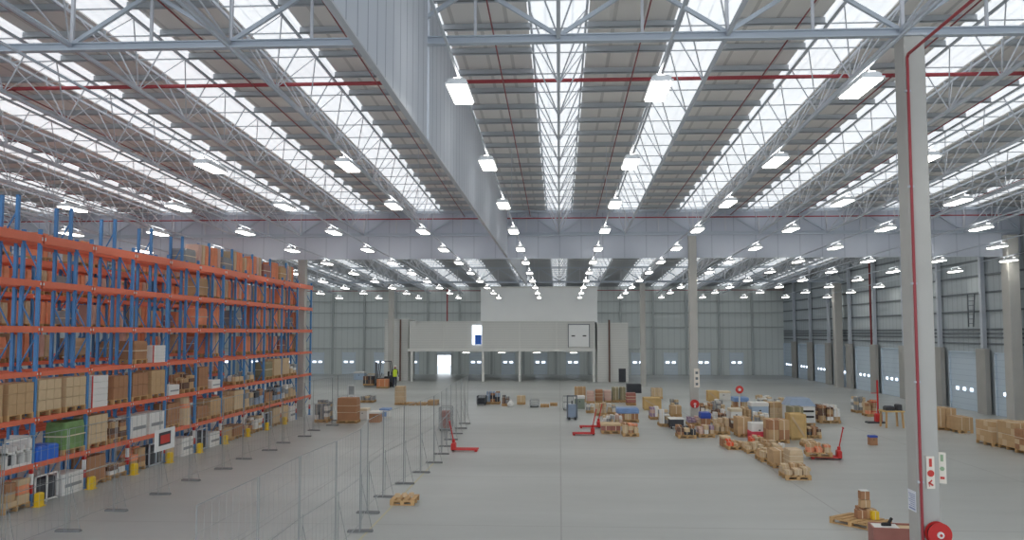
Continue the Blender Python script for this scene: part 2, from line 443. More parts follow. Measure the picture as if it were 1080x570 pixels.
# sprinkler pipes
tag(MB().tube([(XL,37,17.76),(XR,37,17.76)], .085).build('sprinkler_main', 'redpipe'), 'red sprinkler main crossing under the near roof', 'pipe')
tag(MB().tube([(XL,71.6,16.35),(XR,71.6,16.35)], .05).build('sprinkler_main', 'redpipe'), 'thin red sprinkler main in front of the blue-grey cross sheet', 'pipe')
tag(MB().tube([(XL,146.6,14.0),(XR,146.6,14.0)], .06).build('sprinkler_main', 'redpipe'), 'red sprinkler main high along the rear wall', 'pipe')
for k in range(-10, 6):
    x = (k+.5)*PX+.35
    m = MB().tube([(x,YN,zr(YN)-.75),(x,71.9,zr(71.9)-.75)], .03, 6)
    tag(m.build('sprinkler_branch', 'darkred'), 'thin dark red sprinkler branch between skylights, %s %s of the hanging curtain' % (ORD[k+1 if k >= 0 else -k], 'right' if k >= 0 else 'left'), 'pipe', 'sprinkler branches along the roof')

# lamps on their conduits
def zl(y): return 14.1-.0205*y
hous = MB().cbox(-.26,.26,-.95,.95,0,.16,.05).box(-.30,.30,-1.0,1.0,-.03,.02).mesh('housing', 'lampbody')
diff = MB().box(-.25,.25,-.95,.95,-.07,-.031).mesh('diffuser', 'lampglow')
fillstrip = MB().box(-.09,.09,-.9,.9,.161,.17).mesh('ceiling_fill_strip', 'ceiling_fill')  # added glowing strip on each housing, throws fill light at the ceiling
hang = MB().bar((0,-.7,.16),(0,-.7,.315), .03).bar((0,.7,.16),(0,.7,.315), .03).mesh('hanger', 'steel')
for k in range(-10, 7):
    x = (k+.5)*PX
    if x > XR-1.5: continue
    sd = '%s row %s of the hanging curtain' % (ORD[k+1 if k >= 0 else -k], 'right' if k >= 0 else 'left')
    c = thing('lamp_conduit', 'thin conduit carrying lamps, '+sd, 'conduit', (x, YN, zl(YN)+.36), group='lamp conduits')
    m = MB().bar((0,0,0),(0,119.5-YN,zl(119.5)-zl(YN)), .06)
    m.build('conduit_rail', 'steel', c)
    for y in (50., 94.):
        yy_ = y-YN; z_ = zl(y)-zl(YN)
        MB().bar((0,yy_,z_),(0,yy_,zr(y)-.3-zl(YN)-.36), .025).build('drop_rod', 'steel', c)
    for i in range(11):
        if (i == 0 and k <= -2) or (i == 1 and k <= -4): continue
        y = 23.8+9.4*i
        t = thing('hanging_lamp', 'white hanging lamp, %s, %s along it' % (sd, ORD[i+1]), 'lamp', (x, y, zl(y)), group='hanging lamps')
        link(hous, 'housing', t); link(diff, 'diffuser', t); link(fillstrip, 'ceiling_fill_strip', t); link(hang, 'hanger', t)

# ---------------------------------------------------------------- mezzanine office
MY = 126.0
t = thing('mezzanine', 'pale clad mezzanine office on posts with a white upper box', 'mezzanine', (0, MY, 0))
MB().box(-21.6, 5.0, 0, 14, 4.72, 8.45).box(-21.6,5.0,-.06,.0,8.45,8.62).build('cladding_band', 'cladding', t)
MB().box(-21.75, 5.15, -.12, 14, 4.3, 4.72).build('floor_slab', 'trimwhite', t)
m = MB()
for x in (-21.5, -16.6, -11.1, -5.7, -.42, 4.9): m.box(x-.05, x+.05, -.07, 0, 4.72, 8.45)
m.build('panel_joint', 'trimwhite', t)
u = MB().box(-11.3, 5.4, .3, 7, 8.45, 13.55).build('upper_box', 'panelwhite', t)
MB().box(-11.4, 5.5, .2, 7, 13.4, 13.6).build('upper_trim', 'trimwhite', u)
w1 = MB().box(-12.45, -11.15, -.12, 0, 5.3, 8.0).build('office_window', 'litpane', t); w1['label'] = 'bright office window with blue blind'
MB().box(-12.1, -11.15, -.16, -.121, 5.3, 6.7).build('blue_blind', 'brightblue', w1)
w2 = MB().box(1.3, 4.2, -.1, 0, 5.0, 8.1).build('white_panel', 'panelwhite', t)
MB().box(1.7, 2.2, -.14, -.101, 6.45, 6.6).box(3.3,3.8,-.14,-.101,6.45,6.6).build('handle_slot', 'black', w2)
m = MB(); m.box(1.2,1.3,-.14,0,4.9,8.2).box(4.2,4.3,-.14,0,4.9,8.2).box(1.2,4.3,-.14,0,8.1,8.2); m.build('panel_frame', 'girt', w2)
for x in (-21.2, -10.94, -5.7, 4.85):
    MB().box(x-.17, x+.17, -.05, .3, 0, 4.3).build('post', 'trimwhite', t)
for x in (-13.45, -8.28, -3.27, 2.0):
    l = thing('slab_lamp', 'white lamp under the mezzanine edge, %s along from the fence side' % ORD[1+[-13.45, -8.28, -3.27, 2.0].index(x)], 'lamp', (x, MY+.5, 4.3), group='lamps under the mezzanine')
    MB().cbox(-.55,.55,-.2,.2,-.16,0,.03).build('housing', 'lampbody', l)
    MB().box(-.5,.5,-.18,.18,-.2,-.161).build('diffuser', 'lampglow', l)
t = thing('stair_tower', 'pale clad tower closing the rack side of the mezzanine', 'tower', (-23.6, MY+1.5, 0))
MB().box(-1.9,1.6,0,6,0,8.9).build('cladding', 'cladding', t)
MB().box(-1.95,1.65,-.05,6,8.8,8.98).build('coping', 'trimwhite', t)
t = thing('stair_tower', 'pale clad tower with brown pipe closing the column side of the mezzanine', 'tower', (7.45, MY+.1, 0))
MB().box(-2.1,2.3,0,6,0,8.3).build('cladding', 'cladding', t)
MB().box(-2.15,2.35,-.05,6,8.2,8.4).build('coping', 'trimwhite', t)
MB().box(.9,1.9,-.04,0,0,1.9).build('service_door', 'dark', t)
tag(MB().tube([(7.05,MY-.1,0),(7.05,MY-.1,8.8)], .12).build('downpipe', 'brownpipe'), 'brown vertical pipe on the column side tower', 'pipe')
tag(MB().tube([(-23.1,MY+1.2,0),(-23.1,MY+1.2,8.9)], .12).build('downpipe', 'brownpipe'), 'brown vertical pipe on the rack side tower', 'pipe')
tag(MB().tube([(-16.5,MY+3,8.66),(-16.5,MY+3,13.6)], .1).build('riser_pipe', 'redpipe'), 'bright red pipe rising above the mezzanine band', 'pipe')
# ---------------------------------------------------------------- pallet racking
LEV = (1.72, 3.56, 5.42, 7.26, 9.12, 11.02)
BW = 3.98
def upright_mesh(w, ztop, ztop_rear, stripe):
    m = MB()
    for y, zt in ((0, ztop), (w, ztop_rear)):
        if stripe and y == 0:
            m.box(-.0,.13,-.07,.07,0,.5,0); m.box(0,.13,-.07,.07,.5,.85,1); m.box(0,.13,-.07,.07,.85,1.3,2); m.box(0,.13,-.07,.07,1.3,1.6,1); m.box(0,.13,-.07,.07,1.6,zt,0)
            # local axes are swapped below (x = depth)
        else: m.box(y-.0, y+.13, -.07,.07,0,zt,0)
    z = .4; f = 0
    while z+1.3 < ztop:
        m.bar((.06 if f else w+.06, 0, z), (w+.06 if f else .06, 0, z+1.3), .05); z += 1.3; f = 1-f
    m.box(-.05,.18,-.14,.14,0,.03,0); m.box(w-.05,w+.18,-.14,.14,0,.03,0)
    return m
def beam_mesh(h):
    m = MB(); m.box(-.03,.05,.08,BW-.08,-h,0,0)
    for y in (.075, BW-.135): m.box(-.05,-.03,y,y+.06,-h-.08,-.005,0)
    for y in (.075, BW-.135): m.box(-.07,-.05,y,y+.06,-h*.7,-h*.3,1)
    return m
FX = -21.3
def rack(name, label, xf, w, y0, nb, ztop=11.25, zrear=11.25, dirn=-1, stripe=False, group=None, levels=LEV):
    """front face at xf, depth w towards -x; bays run along +y from y0"""
    t = thing(name, label, 'racking', (xf, y0, 0), group=group)
    um = cached(('upright', w, ztop, zrear, stripe), lambda: upright_mesh(w, ztop, zrear, stripe), ['blue','red','white'])
    for k in range(nb+1):
        o = link(um, 'upright', t, (0, k*BW, 0)); o.scale = (-1, 1, 1)
    for k in range(nb):
        for li, z in enumerate(levels):
            h = .36 if li == 5 else (.26 if li in (3, 4) else .2)
            bm = cached(('beam', h), lambda: beam_mesh(h), ['orange','white'])
            o = link(bm, 'beam', t, (0, k*BW, z)); o.scale = (-1,1,1); o.location.x = .04*S
            link(bm, 'rear_beam', t, (-w-.13, k*BW, z))
    for li, z in enumerate(levels):
        m = MB()
        for k in range(nb-(1 if xf == FX else 0)):
            for j in range(5): m.box(-w-.05, -.05, k*BW+.45+j*.74, k*BW+.53+j*.74, z-.07, z-.01)
        m.build('deck_bars', 'orange', t)
    return t
FXX = 0
RY = 35.0-BW      # first upright (half cut by the frame edge)
FX = -21.3
rack('pallet_rack', 'front blue and orange pallet rack facing the wire fence', FX, .7, RY, 11, stripe=True)
rack('pallet_rack', 'taller rack back to back behind the front rack', FX-1.0, .7, RY, 11, ztop=12.7, zrear=12.7)
rack('pallet_rack', 'rack row across the first aisle behind the front pair', -28.9, .8, RY-BW*2, 13)
rack('pallet_rack', 'rack row back to back with the one across the first aisle', -30.3, .8, RY-BW*2, 13, ztop=12.4, zrear=12.4)
rack('pallet_rack', 'rack row across the second aisle, deepest in view', -37.2, .8, RY-BW*2, 13)

for k in range(11):
    if k == 10: continue
    y = RY+k*BW
    t = thing('post_guard', 'yellow guard at the %s rack post from the near end' % ORD[k+1], 'post guard', (FX+.12, y, 0), group='yellow post guards')
    m = MB(); m.cbox(.06,.3,-.2,.2,0,.55,.04)
    m.build('guard_plate', 'yellow', t); MB().box(0,.34,-.24,.24,0,.03).build('foot_plate', 'yellow', t)

# ---------------------------------------------------------------- loads
def carton_mesh(w, d, h, strap=False):
    m = MB(); g = .012
    m.box(g, w-g, g, d-g, 0, h-g, 0)
    m.box(w*.46, w*.54, g-.006, d-g+.006, -0.0+.004, h-g+.006, 1)
    return m
PAL = {}
def pallet_mesh(w, d):
    m = MB()
    n = max(4, int(w/.28)); bw = w/n*.72
    for i in range(n):
        x = i*(w-bw)/(n-1); m.box(x, x+bw, 0, d, .19, .23)
    for y in (0, d/2-.06, d-.12): 
        m.box(0, w, y, y+.12, .15, .19)
        for x in (0, w/2-.08, w-.16): m.box(x, x+.16, y, y+.12, .04, .15)
        m.box(0, w, y, y+.12, 0, .04)
    return m
def r2(v): return round(v*5)/5 if v > .4 else round(v*20)/20
def add_pallet(t, w, d):
    me = cached(('pallet', round(w,1), round(d,1)), lambda: pallet_mesh(round(w,1), round(d,1)), 'wood')
    return link(me, 'pallet', t, (-round(w,1)/2, -round(d,1)/2, 0))
def cartons(t, w, d, h, cols, z0=.23, nx=None, ny=None, nz=None):
    nx = nx or max(1, round(w/.62)); ny = ny or max(1, round(d/.75)); nz = nz or max(1, round((h-z0)/.5))
    cw, cd, chh = w/nx, d/ny, (h-z0)/nz
    for iz in range(nz):
        for ix in range(nx):
            for iy in range(ny):
                c = cols[(iz*7+ix*3+iy) % len(cols)] if len(cols) > 1 else cols[0]
                me = cached(('carton', round(cw,2), round(cd,2), round(chh,2), c), lambda: carton_mesh(round(cw,2), round(cd,2), round(chh,2)), [c, 'tape'])
                link(me, 'carton', t, (-w/2+ix*cw, -d/2+iy*cd, z0+iz*chh))
def blob_mesh(w, d, h, seed=1, bulge=.04):
    """shrink-wrapped block: rounded, slightly creased"""
    rnd = random.Random(seed); m = MB(); nz = 6; n = 24; rings = []
    for iz in range(nz+1):
        z = h*iz/nz; sc = 1-(.06 if iz == nz else 0)-(.02 if iz == 0 else 0)
        ring = []
        for k in range(n):
            a = 2*PI*k/n; c, s_ = math.cos(a), math.sin(a); e = .16
            x = (abs(c)**e)*(1 if c >= 0 else -1)*w/2*sc; y = (abs(s_)**e)*(1 if s_ >= 0 else -1)*d/2*sc
            q = 1+rnd.uniform(-bulge, bulge)*.5
            ring.append((x*q, y*q, z))
        rings.append(ring)
    for r_ in rings: m.v += r_
    for i in range(nz):
        for k in range(n):
            k2 = (k+1) % n; m.f.append((i*n+k, i*n+k2, (i+1)*n+k2, (i+1)*n+k)); m.m.append(0)
    m.f.append(tuple(nz*n+k for k in range(n))); m.m.append(0); m.f.append(tuple(range(n-1,-1,-1))); m.m.append(0)
    return m
def bag_mesh(w, d, h, seed=3):
    rnd = random.Random(seed); m = MB(); n = 14; nz = 7
    for i in range(nz+1):
        f = i/nz; r = (math.sin(PI*min(1, .22+f*.80))**.6) if i < nz else .12
        for k in range(n):
            a = 2*PI*k/n; q = 1+rnd.uniform(-.12,.12)
            m.v.append((math.cos(a)*w/2*r*q, math.sin(a)*d/2*r*q, h*f))
    for i in range(nz):
        for k in range(n):
            k2 = (k+1) % n; m.f.append((i*n+k, i*n+k2, (i+1)*n+k2, (i+1)*n+k)); m.m.append(0)
    m.f.append(tuple(nz*n+k for k in range(n))); m.m.append(0); m.f.append(tuple(range(n-1,-1,-1))); m.m.append(0)
    return m
PALS = {'tan':['kraft2','tan','kraft'],'kraft':['kraft'],'olive':['olive'],'white':['whitecard','greycard','whitecard','kraft2'],'pinkwhite':['pink','whitecard','mauve','kraft2'],
        'grey':['greycard','kraft2','greycard','whitecard'],'bluebrown':['bluegrey','dark','brown','bluegrey'],'dark':['dark','dbrown','greycard'],'basket':['kraft','orangecard','brown','kraft2'],
        'darkbrown':['dbrown','brown','dark','kraft2'],'brownwhite':['brown','whitecard','kraft','dbrown'],'purple':['mauve','pink','mauve'],'orange':['orangeb','kraft','orangeb','kraft2'],
        'redbase':['redbrown','kraft2'],'browndark':['kraft','brown'],'brown':['brown']}
def mixed(t, w, d, h, cols, seed):
    rnd = random.Random(seed); add_pallet(t, w, d)
    n = 3 if w > .8 else 2; cw = w/n; ny = 2; cd = d/ny; j = 0
    for ix in range(n):
        for iy in range(ny):
            z = .23
            top = h*(.62+.38*rnd.random()) if iy == 0 else h*(.8+.2*rnd.random())
            while z < top-.08:
                hh = rnd.choice((.2,.28,.36)); hh = min(hh, max(.12, top-z)); hh = round(hh, 2)
                c = cols[rnd.randrange(len(cols))]; s = rnd.choice((.8,.9,.97))
                ww, dd = round(cw*s, 2), round(cd*s, 2)
                me = cached(('carton', ww, dd, hh, c), lambda: carton_mesh(ww, dd, hh), [c, 'tape'])
                o = link(me, 'carton' if c not in ('greycard','mauve','pink') else 'package', t, (-w/2+ix*cw+(cw-ww)*.5, -d/2+iy*cd+(cd-dd)*.5, z))
                z += hh; j += 1
def cage(t, w, d, h, wiremat='wire', fill=None):
    m = MB()
    for x in (-w/2, w/2):
        for y in (-d/2, d/2): m.bar((x,y,.14),(x,y,h), .05)
    for z in (.16, h*.55, h-.02):
        m.bar((-w/2,-d/2,z),(w/2,-d/2,z), .04).bar((-w/2,d/2,z),(w/2,d/2,z), .04).bar((-w/2,-d/2,z),(-w/2,d/2,z), .04).bar((w/2,-d/2,z),(w/2,d/2,z), .04)
    m.build('frame', wiremat, t)
    m = MB(); n = 6
    for i in range(1, n):
        x = -w/2+w*i/n
        m.bar((x,-d/2,.16),(x,-d/2,h), .015).bar((x,d/2,.16),(x,d/2,h), .015)
        y = -d/2+d*i/n; m.bar((-w/2,y,.16),(-w/2,y,h), .015).bar((w/2,y,.16),(w/2,y,h), .015)
    m.build('mesh_side', wiremat, t)
    MB().box(-w/2, w/2, -d/2, d/2, .13, .17).build('base', wiremat, t)
    for x in (-w/2+.08, w/2-.08):
        for y in (-d/2+.08, d/2-.08): MB().tube([(x-.03,y,.065),(x+.03,y,.065)], .065, 10).build('wheel', 'black', t)
    if fill:
        for j in range(2):
            blob = blob_mesh(w*.8, d*.8, (h-.3)*.42, j).build('goods', fill, t, (0,0,.18+j*(h-.3)*.44))
def pallet_jack(label, x, y, rz, L=1.85, load=None):
    """forks point to +x, handle at the -x end"""
    t = thing('pallet_jack', label, 'pallet jack', (x, y, 0), rz)
    for s in (-1, 1): MB().box(0, L*.72, s*.28-.13, s*.28+.13, .09, .16).box(L*.62,L*.70,s*.28-.06,s*.28+.06,0,.09).build('fork', 'red', t)
    MB().cbox(-.22, .04, -.36, .36, .09, .5, .06).tube([(-.1,0,.5),(-.1,0,.68)], .09, 10).build('body', 'red', t)
    MB().tube([(-.14,-.09,.11),(-.14,.09,.11)], .11, 12).build('wheel', 'black', t)
    MB().tube([(-.1,0,.6),(-.34,0,1.7)], .035, 8).tube([(-.34,-.2,1.72),(-.34,.2,1.72)], .04, 8).build('handle', 'red', t)
    return t
def make_item(i, it):
    kind, x, y, w, d, h, prm, label, cat = it
    nm = {'wrapped':'wrapped_load','cartons':'carton_load','mixed':'mixed_load','box':'carton','crate':'timber_crate','cage':'roll_cage','pallets':'pallet','bag':'sack','covered':'covered_load','cart':'cart','slab':'wrapped_slab','machine':'boxed_machine','table':'trestle_bench'}[kind]
    if kind == 'pallets' and prm > 1: nm = 'pallet_stack'
    t = thing(nm, label, cat, (x, y, 0), group=({'wrapped':'loads on the floor','cartons':'loads on the floor','mixed':'loads on the floor'}.get(kind)))
    if kind == 'wrapped':
        add_pallet(t, w, d)
        c = {'brown':'brown','tan':'tan','pink':'pink','redbrown':'redbrown'}[prm]
        blob_mesh(w, d, h-.23, i).build('wrapped_goods', c, t, (0,0,.23))
        m = MB()
        for z in (.35, .65): m.box(-w/2-.01,w/2+.01,-d/2-.01,d/2+.01,.23+(h-.23)*z,.23+(h-.23)*z+.03)
        m.build('strap', 'tape', t)
    elif kind == 'cartons':
        add_pallet(t, w, d)
        if prm == 'redbase':
            cartons(t, w, d, h-.14, ['redbrown']); MB().cbox(-w/2-.02,w/2+.02,-d/2,d/2,h-.14,h,.03).build('pale_lid', 'kraft2', t)
        else: cartons(t, w, d, h, PALS[prm])
    elif kind == 'mixed': mixed(t, w, d, h, PALS[prm], i*13+1)
    elif kind == 'box':
        A = {'white':('whitecard','tape'),'whitebrown':('brown','whitecard'),'whiteblue':('whitecard','bluewrap'),'palebue':('paleblue','whitecard'),'whitegreen':('greengrey','whitecard'),'brown':('brown','kraft2'),'whitered':('whitecard','pinkred'),'bluetop':('brown','deepblue')}[prm]
        hb = h
        if prm in ('whitered',):
            MB().cbox(-w/2,w/2,-d/2,d/2,.0,h,.03).build('carton_body','whitecard',t)
            MB().box(-w/2-.015,w/2+.015,-d/2-.015,d/2+.015,.03,h*.5).build('red_band','pinkred',t)
        else:
            MB().cbox(-w/2,w/2,-d/2,d/2,0,h*.8,.02).build('carton_body', A[0], t)
            MB().cbox(-w/2-.02,w/2+.02,-d/2-.02,d/2+.02,h*.8,h,.03).build('lid', A[1], t)
            if prm == 'whiteblue': MB().box(-w*.2,w*.25,-d/2-.02,-d/2,.1,h*.7).build('blue_panel','bluewrap',t)
        MB().box(-w*.06,w*.06,-d/2-.026,-d/2-.0,h*.55,h*.62).build('hand_hole','dark',t)
    elif kind == 'crate':
        c = 'dark' if prm == 'dark' else 'crate'
        MB().box(-w/2+.04,w/2-.04,-d/2+.04,d/2-.04,.12,h-.03).build('panel', c, t)
        m = MB()
        for s in (-1,1):
            for q in (-1,1): m.box(s*w/2-.05,s*w/2+.05,q*d/2-.05,q*d/2+.05,0,h)
        for z in (.12,h-.08):
            m.box(-w/2,w/2,-d/2-.03,-d/2+.04,z,z+.1).box(-w/2,w/2,d/2-.04,d/2+.03,z,z+.1).box(-w/2-.03,-w/2+.04,-d/2,d/2,z,z+.1).box(w/2-.04,w/2+.03,-d/2,d/2,z,z+.1)
        m.build('frame', c, t)
        MB().bar((-w/2+.05,-d/2-.02,h-.15),(w/2-.05,-d/2-.02,.2),.04,.12).build('brace', 'kraft2' if c == 'crate' else c, t)
        m = MB()
        for j in range(3): m.box(-w/2+.0,w/2,-d/2+j*(d/2-.05),-d/2+.1+j*(d/2-.05),0,.06)
        m.build('skid', c, t)
    elif kind == 'cage': cage(t, w, d, h, 'dark' if prm == 'dark' else 'wire', {'purple':'redbrown','dark':'dark','grey':None}[prm])
    elif kind == 'pallets':
        if prm == 1:
            add_pallet(t, w, d)
        else:
            for j in range(prm): add_pallet(t, w, d).location.z = j*.24*S
    elif kind == 'bag':
        bag_mesh(w,d,h).build('sack_body','whitecard',t); MB().tube([(0,0,h-.06),(0,0,h+.05)],[.05,.1],8).build('tied_neck','whitecard',t)
    elif kind == 'covered':
        add_pallet(t, w, d); c = 'bluewrap' if prm == 'blue' else 'deepblue'
        cartons(t, w*.95, d*.95, h*.62, ['brown','kraft2'])
        blob_mesh(w+.05, d+.05, h*.36, i).build('cover_sheet', c, t, (0,0,h*.62))
    elif kind == 'cart':
        MB().box(-w/2,w/2,-d/2,d/2,.2,.28).box(-w/2+.04,w/2-.04,-d/2+.05,d/2-.05,.28,h-.06).build('body','dark',t)
        MB().box(-w/2-.03,w/2+.03,-d/2-.03,d/2+.03,h-.06,h).build('top_board','whitecard',t)
        for a in (-1,1):
            for b in (-1,1): MB().tube([(a*(w/2-.1)-.03,b*(d/2-.1),.1),(a*(w/2-.1)+.03,b*(d/2-.1),.1)],.1,10).build('wheel','black',t)
    elif kind == 'slab':
        MB().box(-w/2-.05,w/2+.05,-d/2,d/2,0,.1).build('board','dark',t)
        MB().cbox(-w/2,w/2,-d/2+.08,d/2-.08,.1,h,.06).build('slab_body','whitecard',t)
    elif kind == 'machine':
        add_pallet(t, w, d)
        MB().cbox(-w/2,w/2,-d/2,d/2,.23,h*.72,.05).build('cabinet','whitecard',t)
        for z in (h*.3, h*.5):
            MB().box(.05,w/2-.12,-d/2-.03,-d/2,z,z+.14).build('opening','black',t)
        m = MB(); z0_, z1_ = h*.72, h
        m.v += [(-w/2-.06,-d/2-.06,z0_),(w/2+.06,-d/2-.06,z0_),(w/2+.06,d/2+.06,z0_),(-w/2-.06,d/2+.06,z0_),(-w/2+.25,-d/2+.35,z1_),(w/2-.35,-d/2+.35,z1_),(w/2-.35,d/2-.2,z1_),(-w/2+.25,d/2-.2,z1_)]
        for q in ((0,3,2,1),(4,5,6,7),(0,1,5,4),(1,2,6,5),(2,3,7,6),(3,0,4,7)): m.f.append(q); m.m.append(0)
        m.build('cover','bluegrey',t)
    elif kind == 'table':
        zt_ = 1.25
        MB().box(-w/2,w/2,-d/2,d/2,zt_-.1,zt_).build('bench_top','crate',t)
        for a in (-1,1):
            for b in (-1,1): MB().bar((a*(w/2-.1),b*(d/2-.1),0),(a*(w/2-.15),b*(d/2-.15),zt_-.1),.12).build('leg','wood',t)
        MB().cbox(-w*.35,w*.1,-d*.3,d*.3,zt_,zt_+.32,.08).build('dark_tool_case','dark',t); MB().cbox(w*.2,w*.45,-d*.3,d*.2,zt_,zt_+.45,.05).build('dark_tool_case','dark',t)
    return t
